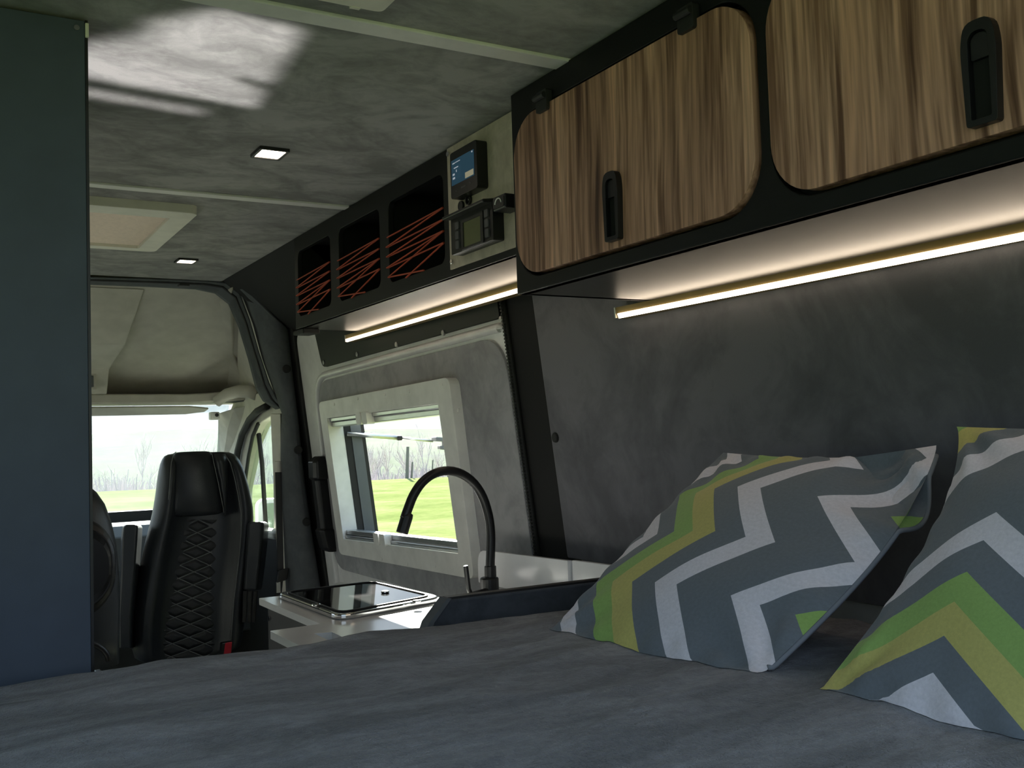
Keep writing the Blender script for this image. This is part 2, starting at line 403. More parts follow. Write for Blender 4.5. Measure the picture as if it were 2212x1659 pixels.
# ------------------------------------------------------------------ sliding door
dr = root('door_1', (1.40, 3.1, -1.2), 'white sliding door with grey suede lining and a camper window', 'door', kind='structure')
win_o = [(3.57, .095), (2.637, .107), (2.637, -.328), (3.57, -.350)]          # opening
def big(pts, e):
    cx = sum(p[0] for p in pts)/4; cz = sum(p[1] for p in pts)/4
    return [(p[0]+(e if p[0] > cx else -e), p[1]+(e if p[1] > cz else -e)) for p in pts]
hole = big(win_o, .02)
build('body', MB().plate(rpoly([(3.925, -1.2), (2.262, -1.2), (2.262, .44), (3.90, .44)], [.05, .05, .03, .05]), [hole], fW(), -.035, 0), m_white, dr, bevel=.006)
gp = [(3.745, -.42), (3.70, .235), (2.268, .262), (2.268, -.60), (3.70, -.60)]
gp_o = rpoly([(3.790, -.480), (3.765, -.25), (3.702, .238), (2.272, .268), (2.272, -.488)], [.13, .05, .10, .12, .05], 8)
build('lining', MB().plate(gp_o, [hole], fW(), .001, .008), m_doorp, dr, bevel=.003, label='grey suede lining of the door')
rib = [V((fW()(a, c, .004))) for a, c in rpoly([(3.80, -.62), (3.785, -.30), (3.722, .258), (2.272, .290)], [.02, .1, .11, .02], 8)]
build('rim', MB().tube(rib[4:-3], .013, 8), m_white, dr, smooth=True)
build('ledge', MB().tube([fW()(3.80, -.565, .004), fW()(3.62, -.553, .008), fW()(2.4, -.545, .008)], .028, 10), m_white, dr, smooth=True)
ub = build('upper_panel', MB().plate(rpoly([(3.655, .437), (3.618, .287), (2.268, .312), (2.268, .437)], [.01, .03, .01, .01], 5), [], fW(), .001, .012), m_black, dr, bevel=.003, label='black strip panel along the top of the door')
for i, (px, py) in enumerate(((700, 783), (772, 765), (857, 744), (958, 719), (1083, 689))):
    q = P(px, py, d=.012); build('screw', MB().cyl(q+V((.004, 0, 0)), q-V((.004, 0, 0)), .0085, 12), m_steel, ub, bevel=.0015)
hd = build('grab_handle', MB().loft([[fW()(3.765-.06*z+a*w, z, d) for a, d in ((-1, .005), (-1, dd), (-.6, dd+.012), (.6, dd+.012), (1, dd), (1, .005))] for z, w, dd in
        ((-.415, .036, .02), (-.40, .042, .04), (-.33, .042, .05), (-.325, .032, .042), (-.135, .032, .042), (-.13, .042, .05), (-.065, .042, .045), (-.045, .034, .02))]), m_plastic, dr, bevel=.004, label='black moulded grab handle')
q = P(515+20, 1, y=3)
# camper window in the door
w1 = root('window_1', (1.33, 3.1, -.41), 'white framed camper window standing open in the sliding door', 'window', kind='structure')
fo = [(3.637, .158), (2.545, .178), (2.560, -.395), (3.635, -.412)]
build('window_frame', MB().plate(rpoly(fo, .03), [rpoly(win_o, .004, 1)], fW(), -.02, .040), m_frame, w1, bevel=.012, seg=3)
for i, (px, py) in enumerate(((722, 873), (773, 861), (832, 852), (884, 845), (955, 832), (990, 886), (765, 1193), (825, 1208), (880, 1218), (940, 1222))):
    q = P(px, py, d=.040); build('screw_cap', MB().cyl(q+V((.003, 0, 0)), q-V((.002, 0, 0)), .0055, 8), m_frame, w1)
lf = [win_o[0], win_o[1], win_o[2], win_o[3]]
def wl(t, top): 
    a, b2 = (win_o[0], win_o[1]) if top else (win_o[3], win_o[2])
    return (a[0]+(b2[0]-a[0])*t, a[1]+(b2[1]-a[1])*t)
for top in (True, False):
    s = -1 if top else 1
    a0, a1 = wl(0, top), wl(1, top)
    for k, (o0, o1, dd) in enumerate(((0, .013, .030), (.015, .032, .024))):
        rail = MB().plate([(a0[0], a0[1]+s*o0), (a1[0], a1[1]+s*o0), (a1[0], a1[1]+s*o1), (a0[0], a0[1]+s*o1)], [], fW(), -.015, dd)
        rl = build('blind_rail', rail, m_alu, w1, bevel=.002)
    tmid = .39 if top else .40
    c = wl(tmid, top); cz = c[1]+s*.016
    cl = MB()
    for e in (-.035, .018):
        cl.plate(rr(c[0]+e-.013, cz-.020, c[0]+e+.030, cz+.020, .007, 3), [], fW(), .024, .052)
    cl.plate(rr(c[0]-.02, cz-.010, c[0]+.03, cz+.010, .004, 3), [], fW(), .024, .042)
    build('blind_latch', cl, m_frame, w1, bevel=.003)
# dark jamb profiles behind the opening
jb = MB()
for (p0, p1) in ((win_o[0], win_o[3]), (win_o[1], win_o[2])):
    sg = 1 if p0[0] > 3 else -1
    jb.hexa([fW()(p0[0]-.002*sg, p0[1], -.02), fW()(p0[0]+.02*sg, p0[1], -.02), fW()(p1[0]+.02*sg, p1[1], -.02), fW()(p1[0]-.002*sg, p1[1], -.02),
             fW()(p0[0]-.004*sg, p0[1], -.10), fW()(p0[0]+.02*sg, p0[1], -.10), fW()(p1[0]+.02*sg, p1[1], -.10), fW()(p1[0]-.004*sg, p1[1], -.10)])
build('jamb', jb, m_rubber, w1)
j2 = MB(); p0, p1 = win_o[0], win_o[3]
j2.hexa([fW()(p0[0]-.006, p0[1]-.02, -.045), fW()(p0[0]+.01, p0[1]-.02, -.045), fW()(p1[0]+.01, p1[1]+.02, -.045), fW()(p1[0]-.006, p1[1]+.02, -.045),
         fW()(p0[0]-.008, p0[1]-.02, -.085), fW()(p0[0]+.01, p0[1]-.02, -.085), fW()(p1[0]+.01, p1[1]+.02, -.085), fW()(p1[0]-.008, p1[1]+.02, -.085)])
build('jamb_profile', j2, m_greyplas, w1)
build('sill_profile', MB().plate([(3.58, -.352), (2.62, -.330), (2.62, -.318), (3.58, -.340)], [], fW(), -.10, -.02), m_alu, w1)
hinge = [fW()(y, .125, -.07) for y in (2.60, 3.60)]
out = [V((1.80, y, .045)) for y in (2.60, 3.60)]
nrm = V((0, 0, .006))
build('pane', MB().hexa([hinge[0], hinge[1], out[1], out[0], hinge[0]+nrm, hinge[1]+nrm, out[1]+nrm, out[0]+nrm]), m_pane, w1, label='clear acrylic flap propped open outwards')
s0 = P(750, 937, y=3.555); s1 = P(865, 946, y=3.54); s2 = P(935, 953, y=3.53)
st = build('strut', MB().tube([s0, s1], .0085, 10), m_alu, w1, smooth=True)
build('strut_rod', MB().tube([s1, s2], .0045, 8), m_alu, st, smooth=True)
build('strut_cap', MB().tube([s1-V((.012, 0, 0)), s1+V((.004, 0, 0))], .0095, 10), m_rubber, st)
s3 = P(962, 950, y=3.53)
lt = MB().hexa([s3+V((a, b2, c)) for a, b2, c in ((-.05, -.02, -.004), (.045, -.02, -.010), (.045, .02, -.010), (-.05, .02, -.004), (-.05, -.02, .012), (.045, -.02, .004), (.045, .02, .004), (-.05, .02, .012))])
lt.hexa([s3+V((a, b2, c)) for a, b2, c in ((-.03, -.012, -.035), (.045, -.012, -.046), (.045, .012, -.046), (-.03, .012, -.035), (-.03, -.012, -.022), (.05, -.012, -.030), (.05, .012, -.030), (-.03, .012, -.022))])
lt.hexa([s3+V((a, b2, c)) for a, b2, c in ((-.012, -.010, -.03), (.016, -.010, -.03), (.016, .010, -.03), (-.012, .010, -.03), (-.012, -.010, 0), (.016, -.010, 0), (.016, .010, 0), (-.012, .010, 0))])
build('latch', lt, m_greyplas, w1, bevel=.003, label='grey window latch on the open flap')

# black wall above the sliding door, pillar seal in front of it
struct('trim_2', MB().plate([(2.10, .43), (4.05, .43), (4.05, .67), (2.10, .67)], [], fW(), -.06, -.02), m_blackmatt, 'black lining strip above the sliding door', 'trim')
t3 = MB().hexa([fW()(3.90, -1.25, -.03), fW()(4.02, -1.25, -.03), fW()(4.02, -1.25, .02), fW()(3.925, -1.25, .012), fW()(3.90, .66, -.03), fW()(4.02, .66, -.03), fW()(4.02, .66, .02), fW()(3.895, .66, .012)])
struct('trim_3', t3, m_rubber, 'black door seal between sliding door and front pillar', 'trim', bevel=.004)
# black sloping cornice beyond the end of the open shelf
c4 = MB().hexa([V((1.04, 3.09, .662)), V((1.04, 4.03, .662)), fW()(3.99, .455, -.0), fW()(3.09, .455, -.0), V((1.10, 3.09, .675)), V((1.10, 4.03, .675)), fW()(3.99, .48, -.04), fW()(3.09, .48, -.04)])
struct('trim_4', c4, m_blackmatt, 'black sloping cornice beyond the end of the open shelf', 'trim')

# grey padded pillar cover and arch
arch_in = [(-60, 606), (195, 613), (330, 618), (425, 623), (468, 632), (497, 655), (519, 705), (540, 775), (556, 838), (572, 866), (600, 884)]
arch_out = [(-60, 592), (195, 598), (330, 602), (450, 606), (490, 610), (518, 632), (540, 690), (560, 760), (582, 826), (596, 856), (612, 880)]
b = MB()
li = [P(px, py, y=4.10) for px, py in arch_in]; lo = [P(px, py, y=4.03) for px, py in arch_out]
b.loft([[i_, i_*.55+o_*.45+V((0, -.012, 0)), o_*.8+i_*.2+V((0, -.015, 0)), o_, o_+V((0, .06, 0)), i_+V((0, .03, 0))] for i_, o_ in zip(li, lo)])
arch = struct('trim_5', b, m_pillar, 'dark grey padded arch where the load area meets the cab', 'trim', smooth=False, bevel=.003)
build('welt', MB().tube([i_*.5+o_*.5+V((0, -.014, 0)) for i_, o_ in zip(li, lo)], .006, 6), m_graph, arch, smooth=True)
q = P(397, 614, y=4.06); build('hook', MB().box(q.x-.02, q.x+.02, q.y-.015, q.y+.02, q.z-.008, q.z+.006), m_graph, arch, bevel=.003)
lefts = [(484, 606), (522, 636), (546, 700), (566, 775), (592, 848), (608, 892), (606, 990), (610, 1100), (618, 1292)]
rights = [(546, 634), (622, 712), (627, 775), (634, 840), (643, 910), (648, 980), (655, 1040), (668, 1140), (693, 1292)]
rows = []
for (l_, r_) in zip(lefts, rights):
    a = P(*l_, y=4.06); c = P(*r_, y=3.935); mid = [a.lerp(c, t)+V((-.02, -.05, 0))*math.sin(math.pi*t)**.6 for t in (0, .15, .35, .55, .75, .9, 1)]
    rows.append(mid+[c+V((.03, .06, 0)), a+V((.03, .08, 0))])
pl = struct('trim_6', MB().loft(rows), m_pillar, 'grey padded pillar cover between cab and sliding door', 'trim', smooth=True)
m_ = pl.modifiers.new('es', 'EDGE_SPLIT'); m_.split_angle = math.radians(50)
for px, py in ((619, 797), (644, 972), (662, 1127)):
    q = P(px, py, y=3.93); build('button', MB().cyl(q+V((0, .01, 0)), q-V((.003, .014, 0)), .017, 14), m_rubber, pl, bevel=.004, label='round black trim button')

# ------------------------------------------------------------------ overhead lockers above the bed
XC = .98
lk = root('overhead_locker', (1.15, .6, .272), 'black overhead locker with two rounded walnut doors above the bed', 'cabinet')
op = [rr(.993, .297, 1.640, .607, [.075, .085, .075, .095], 8), rr(.20, .297, .973, .607, [.075, .07, .075, .075], 8)]
op[0] = rr(.990, .296, 1.636, .606, .078, 8)
op[1] = rr(.300, .296, .972, .606, .078, 8)
face = [(RY0+.02, .272), (1.645, .272), (1.645, .657), (RY0+.02, .657)]
build('face_frame', MB().plate(face, op, fX(XC), -.022, 0), m_black, lk, bevel=.002)
body = MB().box(XC+.022, 1.30, 1.628, 1.645, .272, .657).box(XC+.022, 1.31, RY0+.02, 1.628, .634, .657)
body.box(XC+.022, 1.30, RY0+.02, 1.60, .30, .60)
build('carcass', body, m_black, lk)
build('bottom', MB().box(XC+.004, 1.312, RY0+.02, 1.643, .272, .288), m_under, lk, bevel=.001, label='satin bottom panel lit by the light bar')
doors = []
for k, (y0, y1) in enumerate(((.996, 1.630), (.306, .966))):
    d_ = build('door', MB().plate(rr(y0, .302, y1, .600, .074, 10), [], fX(XC), -.016, .006), m_wood, lk, bevel=.003)
    ym = (1.314, .652, -.05)[k]
    hp = rpoly([(ym-.018, .313), (ym+.018, .313), (ym+.021, .40), (ym+.016, .426), (ym-.016, .426), (ym-.021, .40)], [.004, .004, .02, .012, .012, .02], 4)
    rp = rr(ym-.012, .320, ym+.012, .414, [.010, .010, .002, .002], 4)
    h_ = build('handle', MB().plate(hp, [rp], fX(XC), .004, .017), m_plastic, d_, bevel=.003)
    build('handle_recess', MB().plate(rp, [], fX(XC), .004, .008), m_blackmatt, d_)
    build('latch_button', MB().plate(rr(ym-.0105, .384, ym+.0105, .412, [.009, .009, .002, .002], 4), [], fX(XC), .006, .0135), m_plastic, d_, bevel=.002)
    for hy in ((1.517, 1.118), (.86, .42), (.16, -.28))[k]:
        hb = MB().plate(rr(hy-.018, .586, hy+.018, .624, .004, 3), [], fX(XC), -.0, .013)
        hb.cyl(V((XC-.016, hy-.017, .612)), V((XC-.016, hy+.017, .612)), .006, 8)
        build('hinge', hb, m_graph, lk, bevel=.002)
def light_bar(name, y0, y1, xa, xb, z, label):
    "wedge profile in the corner, facing down and out to the room"
    r0 = root(name, (xa, y1, z), label, 'light', 'led light bars under the lockers')
    def pt(t, dx, dz): 
        y = y1+(y0-y1)*t; x = xa+(xb-xa)*t; return V((x+dx, y, z+dz))
    prof = MB().loft([[pt(t, a, c) for a, c in ((-.016, 0), (.014, 0), (.014, -.0238), (-.0117, -.0238), (-.0152, -.013))] for t in (0, 1)])
    build('profile', prof, m_brass, r0)
    build('diffuser', MB().loft([[pt(t, a, c) for a, c in ((-.0148, -.0135), (-.0114, -.0232), (-.0142, -.0242), (-.0178, -.0145))] for t in (.004, 1)]), m_led, r0, label='glowing warm white diffuser')
    build('end_cap', MB().hexa([pt(-.0, a, c)+V((0, e, 0)) for e in (.004, -.0) for a, c in ((-.0185, 0), (.015, 0), (.015, -.0225), (-.0165, -.0225))]), m_alu, r0)
    return r0
light_bar('light_bar', RY0+.05, 1.748, 1.302, 1.335, .272, 'glowing light bar under the walnut locker above the bed')

# ------------------------------------------------------------------ open shelf with elastic cords
XS = 1.03
sh = root('open_shelf', (1.15, 2.4, .366), 'black open shelf with three cubbies and orange cords above the sliding door', 'shelf')
cub = [(2.782, 3.073), (2.416, 2.712), (2.043, 2.357)]
face = [(1.648, .366), (3.105, .366), (3.105, .657), (1.648, .657)]
build('face_frame', MB().plate(face, [rr(a, .403, c, .609, .022, 5) for a, c in cub], fX(XS), -.015, 0), m_black, sh, bevel=.0015)
bx = MB().box(XS+.015, 1.30, 3.09, 3.105, .366, .657).box(XS+.015, 1.30, 1.648, 3.09, .64, .657).box(1.27, 1.285, 1.648, 3.09, .38, .64)
for y in (2.747, 2.386, 2.02): bx.box(XS+.015, 1.27, y-.008, y+.008, .38, .64)
build('carcass', bx, m_blackmatt, sh)
build('bottom', MB().box(XS+.002, 1.300, 1.648, 3.103, .366, .380), m_under, sh, bevel=.001)
q = P(660, 719, x=1.06); build('bracket', MB().hexa([(1.035, q.y-.05, .348), (1.09, q.y-.05, .348), (1.09, q.y+.05, .352), (1.035, q.y+.05, .352), (1.035, q.y-.05, .366), (1.09, q.y-.05, .366), (1.09, q.y+.05, .366), (1.035, q.y+.05, .366)]), m_rubber, sh, bevel=.004, label='black plastic bracket under the shelf end')
for a, c in cub:
    w = c-a; L = [(c-.002, z) for z in (.545, .512, .478, .445, .412)]; R_ = [(a+.002, z) for z in (.545, .512, .478, .445)]
    zs = [.527, .503, .478, .452]; zt = [.535, .507, .480, .453]
    seq = []
    left = [.520, .495, .470, .442]; right = [.528, .501, .475, .448]
    cord = MB()
    for i in range(4):
        cord.tube([V((XS-.003, c+.003, left[i])), V((XS-.004, a-.003, right[i]))], .0022, 5)
        if i < 3: cord.tube([V((XS-.003, a-.003, right[i])), V((XS-.006, c+.003, left[i+1]))], .0022, 5)
    cord.tube([V((XS-.003, a-.003, right[3])), V((XS-.004, a+w*.66, .400))], .0022, 5)
    cord.tube([V((XS-.003, c+.003, left[3]-.024)), V((XS-.004, a+w*.33, .402))], .0022, 5)
    cord.tube([V((XS-.003, c+.003, left[3]-.024)), V((XS-.004, a-.003, right[2]))], .0022, 5)
    build('elastic_cord', cord, m_cord, sh, label='orange elastic cord laced across a cubby')
pb = build('control_board', MB().plate([(1.650, .381), (2.010, .381), (2.010, .655), (1.650, .655)], [], fX(XS), .0, .004), m_concrete, sh, label='concrete look board carrying the controls')
for y, z in ((2.000, .641), (1.997, .397)):
    build('screw', MB().cyl((XS-.004, y, z), (XS-.009, y, z), .006, 10), m_chrome, pb, bevel=.001)
build('screw', MB().cyl((XS-.004, 1.655, .45), (XS-.009, 1.655, .45), .006, 10), m_chrome, pb, bevel=.001)
light_bar('light_bar', 1.72, 3.225, 1.258, 1.225, .366, 'shorter glowing light bar under the open shelf by the door')

# controls on the board
mn = root('monitor', (XS-.02, 1.93, .51), 'small black touch monitor with blue screen mounted on the board', 'screen')
def face(X, pts):
    "corner points seen in the photo on a plane x = X -> (y, z) pairs"
    return [(q.y, q.z) for q in (P(px, py, x=X) for px, py in pts)]
def lerp4(c, u, v):
    "c: near-top, far-top, far-bottom, near-bottom; u runs far -> near, v runs top -> bottom"
    a_ = V(c[1]).lerp(V(c[0]), u); b_ = V(c[2]).lerp(V(c[3]), u); return tuple(a_.lerp(b_, v))
def quad(c, u0, u1, v0, v1): return [lerp4(c, u1, v0), lerp4(c, u0, v0), lerp4(c, u0, v1), lerp4(c, u1, v1)]
XM = XS-.030
c = face(XM, ((1026, 301), (970, 334), (976, 432), (1034, 402)))
y0_, y1_ = (c[0][0]+c[3][0])/2, (c[1][0]+c[2][0])/2; z1_, z0_ = (c[0][1]+c[1][1])/2, (c[2][1]+c[3][1])/2
mc = [(y0_, z1_), (y1_, z1_), (y1_, z0_), (y0_, z0_)]
build('housing', MB().plate(rpoly(mc, .008, 4), [], fX(XS), .004, .030), m_plastic, mn, bevel=.003)
fm = fX(XM)
build('display', MB().plate(quad(mc, .06, .90, .18, .72), [], fm, -.001, .001), m_screen, mn, label='lit blue display')
build('display_tile', MB().plate(quad(mc, .10, .43, .34, .62), [], fm, .0, .0013), m_screen_d, mn)
build('display_button', MB().plate(quad(mc, .58, .885, .58, .70), [], fm, .0, .0014), m_screen_y, mn)
for u0, u1, v0, v1 in ((.12, .20, .25, .27), (.22, .40, .25, .262), (.17, .33, .36, .38), (.25, .27, .42, .47), (.12, .19, .48, .52), (.12, .20, .56, .60), (.84, .87, .20, .23)):
    build('display_mark', MB().plate(quad(mc, u0, u1, v0, v1), [], fm, .001, .0018), m_screen_w, mn)
for u0, u1, v0, v1 in ((.40, .58, .83, .865), (.20, .235, .85, .88), (.73, .765, .82, .85)):
    build('bezel_mark', MB().plate(quad(mc, u0, u1, v0, v1), [], fm, -.001, .0006), m_grey, mn)
ct = root('control_unit', (XS-.02, 1.88, .41), 'black boxy heater controller with grey keys below the monitor', 'control panel')
XK = XS-.030
c = face(XK, ((1061, 432), (972, 478), (977, 550), (1068, 518)))
y0_, y1_ = (c[0][0]+c[3][0])/2, (c[1][0]+c[2][0])/2; z1_, z0_ = (c[0][1]+c[1][1])/2, (c[2][1]+c[3][1])/2
kc = [(y0_, z1_), (y1_, z1_), (y1_, z0_), (y0_, z0_)]
build('housing', MB().plate(rpoly(kc, .004, 3), [], fX(XS), .004, .030), m_plastic, ct, bevel=.003)
fm = fX(XK)
build('lcd', MB().plate(quad(kc, .33, .74, .25, .92), [], fm, -.002, .0012), m_lcd, ct, label='olive backlit display')
build('display_frame', MB().plate(rpoly(quad(kc, .27, .80, .14, .98), .003, 3), [quad(kc, .33, .74, .25, .92)], fm, -.001, .003), m_graph, ct)
for u in (.18, .88):
    for v in (.26, .52, .78):
        build('key', MB().plate(rpoly(quad(kc, u-.04, u+.04, v-.105, v+.105), .002, 2), [], fm, -.001, .0035), m_grey, ct)
ya, yb = kc[0][0], kc[1][0]
build('canopy', MB().hexa([(XS-.052, ya, z1_-.004), (XS-.004, ya, z1_), (XS-.004, yb, z1_), (XS-.052, yb, z1_-.004), (XS-.052, ya, z1_+.003), (XS-.004, ya, z1_+.010), (XS-.004, yb, z1_+.010), (XS-.052, yb, z1_+.003)]), m_plastic, ct, bevel=.002)
gz = root('gauge', (XS-.03, 1.76, .46), 'small cubic black gauge with a pale arc beside the controller', 'gauge')
XG = XS-.045
c = face(XG, ((1089, 415), (1063, 429), (1066, 459), (1092, 446)))
y0_, y1_ = (c[0][0]+c[3][0])/2, (c[1][0]+c[2][0])/2; z1_, z0_ = (c[0][1]+c[1][1])/2, (c[2][1]+c[3][1])/2
build('housing', MB().box(XG, XS-.004, y0_, y1_, z0_, z1_), m_plastic, gz, bevel=.003)
build('dial', MB().plate(rr(y0_+.003, z0_+.004, y1_-.003, z1_-.004, .003, 3), [], fX(XG), -.001, .0012), m_graph, gz)
yc_, zc_ = (y0_+y1_)/2, z0_*.7+z1_*.3
arc = MB().tube([V((XG-.002, yc_+.013*math.cos(a), zc_+.014*math.sin(a))) for a in [math.pi*(.08+.084*i) for i in range(11)]], .0013, 5)
build('arc_mark', arc, m_strip, gz)
for k, (y, z, lab) in enumerate(((1.943, .5125-.002, 'flat round black socket cap under the monitor, nearer the cubbies'), (1.908, .5125+.004, 'round open black socket under the monitor, nearer the gauge'))):
    s_ = root('socket', (XS-.006, y, z-.012), lab, 'socket', 'round sockets under the monitor')
    ring = [(y+.0115*math.cos(a*math.pi/10), z+.0115*math.sin(a*math.pi/10)) for a in range(20)]
    inn = [(y+.0085*math.cos(a*math.pi/10), z+.0085*math.sin(a*math.pi/10)) for a in range(20)]
    build('ring', MB().plate(ring, [inn], fX(XS), .004, .010), m_plastic, s_, bevel=.001)
    build('core', MB().plate(inn, [], fX(XS), .004, .009 if k == 0 else .006), m_graph if k == 0 else m_blackmatt, s_)
    if k: build('contact', MB().cyl((XS-.005, y-.002, z), (XS-.009, y-.002, z), .002, 8), m_chrome, s_)

# ------------------------------------------------------------------ ceiling fittings
def downlight(x, y, label):
    r0 = root('downlight', (x, y, CEIL), label, 'ceiling light', 'square downlights in the ceiling')
    build('bezel', MB().plate(rr(x-.034, y-.040, x+.034, y+.040, .003, 2), [rr(x-.027, y-.033, x+.027, y+.033, .002, 2)], fZ(CEIL), -.007, .001), m_plastic, r0, bevel=.001)
    build('lens', MB().plate(rr(x-.0265, y-.0325, x+.0265, y+.0325, .002, 2), [], fZ(CEIL), -.0045, -.001), m_lamp, r0, label='lit warm lens')
    return r0
dl = downlight(.680, 2.205, 'lit square downlight in the middle ceiling panel')
d2 = copy_tree(dl); d2.location = (.806, 3.609, CEIL); d2['label'] = 'lit square downlight beyond the roof hatch near the cab'
# roof hatch with pleated blind
rh = root('roof_hatch', (.40, 3.10, .61), 'cream framed roof hatch with a pleated blind in the ceiling', 'roof hatch')
zc = .636
a = P(428, 462, z=zc); c = P(335, 545, z=zc)
hx, hy0, hy1 = .655, a.y, c.y
ix0 = P(365, 472, z=zc); ix1 = P(300, 537, z=zc)
build('frame', MB().plate(rr(-.02, hy0, hx, hy1, .025, 4), [rr(.06, ix0.y, (ix0.x+ix1.x)/2, ix1.y, .004, 2)], fZ(zc), 0, .026), m_cream, rh, bevel=.006, seg=3)
pl_ = MB(); n = 28
ix = (ix0.x+ix1.x)/2
for i in range(n):
    y0 = ix0.y+(ix1.y-ix0.y)*i/n; y1 = ix0.y+(ix1.y-ix0.y)*(i+1)/n; ym = (y0+y1)/2
    pl_.add([(.06, y0, zc+.014), (ix, y0, zc+.014), (ix, ym, zc+.008), (.06, ym, zc+.008), (ix, y1, zc+.014), (.06, y1, zc+.014)], [(0, 1, 2, 3), (3, 2, 4, 5)])
build('pleated_blind', pl_, m_pleat, rh, label='beige pleated blind cloth')
build('blind_bar', MB().box(.06, ix, ix0.y+.006, ix0.y+.018, zc+.004, zc+.022), m_cream, rh, bevel=.002)
build('lid', MB().box(-.02, .62, 2.81, 3.44, .702, .712), m_opal, rh)
rf = root('roof_fan', (.40, 1.2, .63), 'cream roof fan surround with an oval opening at the top of the ceiling', 'roof fan')
zf = .640
fc = P(825, 28, z=zf); fx = fc.x; fy1 = fc.y; fx0, fy0 = fx-.46, fy1-.46
cxm, cym = (fx+fx0)/2, (fy1+fy0)/2
oval = [(cxm+.175*math.copysign(abs(math.cos(t))**.7, math.cos(t)), cym+.175*math.copysign(abs(math.sin(t))**.7, math.sin(t))) for t in [2*math.pi*i/40 for i in range(40)]]
build('surround', MB().plate(rr(fx0, fy0, fx, fy1, .012, 4), [oval], fZ(zf), 0, .022), m_cream, rf, bevel=.003)
build('inner_ring', MB().loft([[V((cxm+(x-cxm)*s, cym+(y-cym)*s, zf+h)) for x, y in oval] for s, h in ((1.03, -.002), (.99, -.010), (.93, -.008), (.90, .012), (.88, .03))], caps=False), m_cream, rf, smooth=True)
build('fan_cover', MB().box(.15, .62, .94, 1.42, .702, .712), m_opal, rf)
build('clip', MB().box(fx-.05, fx-.035, fy1-.003, fy1+.004, zf-.001, zf+.012), m_cream, rf)

# ------------------------------------------------------------------ tall cabinet at the foot of the bed
tc_ = root('tall_cabinet', (-.25, 1.9, -1.25), 'tall anthracite cabinet end standing at the left behind the bed', 'cabinet')
YP = 1.62
x_e = P(196, 700, y=YP).x
build('body', MB().box(-.745, x_e-.006, YP+.018, YP+.55, -1.25, .654), m_tall, tc_)
build('end_panel', MB().box(-.745, x_e-.004, YP, YP+.018, -1.25, P(180, 45, y=YP).z), m_tall, tc_, bevel=.001)
build('edge_profile', MB().box(x_e-.004, x_e, YP-.001, YP+.020, -1.25, P(190, 45, y=YP).z), m_plastic, tc_)
q = P(165, 61, y=YP); build('screw', MB().cyl(q+V((0, .002, 0)), q-V((0, .004, 0)), .0042, 12), m_chrome, tc_)
q = P(187, 66, y=YP-.002); build('bracket', MB().box(q.x-.002, q.x+.003, q.y-.003, q.y+.002, q.z-.011, q.z+.011), m_cream, tc_, bevel=.001, label='small pale corner bracket')

# ------------------------------------------------------------------ kitchen block
ZK = -.38
kb = root('kitchen_cabinet', (1.0, 2.1, -1.25), 'dark kitchen block between bed and sliding door', 'cabinet')
build('carcass', MB().box(.760, 1.07, 1.67, 2.515, -1.25, ZK-.016).box(1.07, 1.285, 1.67, 2.24, -1.25, ZK-.016), m_kitch, kb)
build('side_panel', MB().box(.748, .760, 1.67, 2.520, -1.25, ZK-.02), m_kitch, kb, bevel=.002)
build('leaf_support', MB().box(.655, .748, 1.68, 2.06, -1.25, ZK-.05), m_blackmatt, kb)  # matt black stands in for shade seen through the finger slot
q = P(575, 1312, y=2.5); build('bolt', MB().cyl((.748, 2.50, ZK-.045), (.744, 2.50, ZK-.045), .006, 10), m_chrome, kb)
slot = [(.686, 1.885), (.718, 1.885), (.720, 1.985), (.686, 1.995)]
ctop = [(.733, 2.547), (1.075, 2.545), (1.088, 2.24), (1.283, 2.24), (1.283, 1.66), (.622, 1.66), (.622, 2.085), (.733, 2.092)]
ct_ = build('countertop', MB().plate(rpoly(ctop, [.006, .006, .01, .004, .004, .004, .006, .004], 3), [slot], fZ(ZK), -.016, 0), m_counter, None, bevel=.002)
tag(ct_, 'white L-shaped countertop with a finger slot on the kitchen block', 'countertop')
hb = root('hob', (.92, 2.3, ZK), 'hob with dark glass lid and bright metal rim set in the white countertop', 'hob')
ho = [(.772, 2.530), (1.046, 2.552), (1.066, 2.176), (.775, 2.090)]
def inset(pts, e):
    c = V((sum(p[0] for p in pts)/4, sum(p[1] for p in pts)/4)); return [tuple(V(p)+(c-V(p)).normalized()*e*1.41) for p in pts]
build('rim', MB().plate(rpoly(ho, .045, 6), [rpoly(inset(ho, .020), .035, 6)], fZ(ZK), 0, .013), m_chrome, hb, bevel=.004, seg=3)
build('gasket', MB().plate(rpoly(inset(ho, .019), .036, 6), [rpoly(inset(ho, .025), .032, 6)], fZ(ZK), 0, .016), m_rubber, hb)
gm, gn, gb, gl = M('smoked glass'); gb.inputs['Base Color'].default_value = (.006, .006, .007, 1); gb.inputs['Roughness'].default_value = .04
sp_ = noi(gn, coords(gn), 260, 2, .5); gl.new(ramp(gn, sp_, [(.66, (.006, .006, .007)), (.74, (.16, .16, .16))]), gb.inputs['Base Color'])
build('glass_lid', MB().plate(rpoly(inset(ho, .024), .033, 6), [], fZ(ZK), .004, .0135), gm, hb, bevel=.001, label='smoked glass lid')
for px, py in ((683, 1307), (832, 1279), (900, 1299)):
    q = P(px, py, z=ZK+.016); build('lid_knob', MB().cyl((q.x, q.y, ZK+.0135), (q.x, q.y, ZK+.019), .010, 14), m_chrome, hb, bevel=.002)
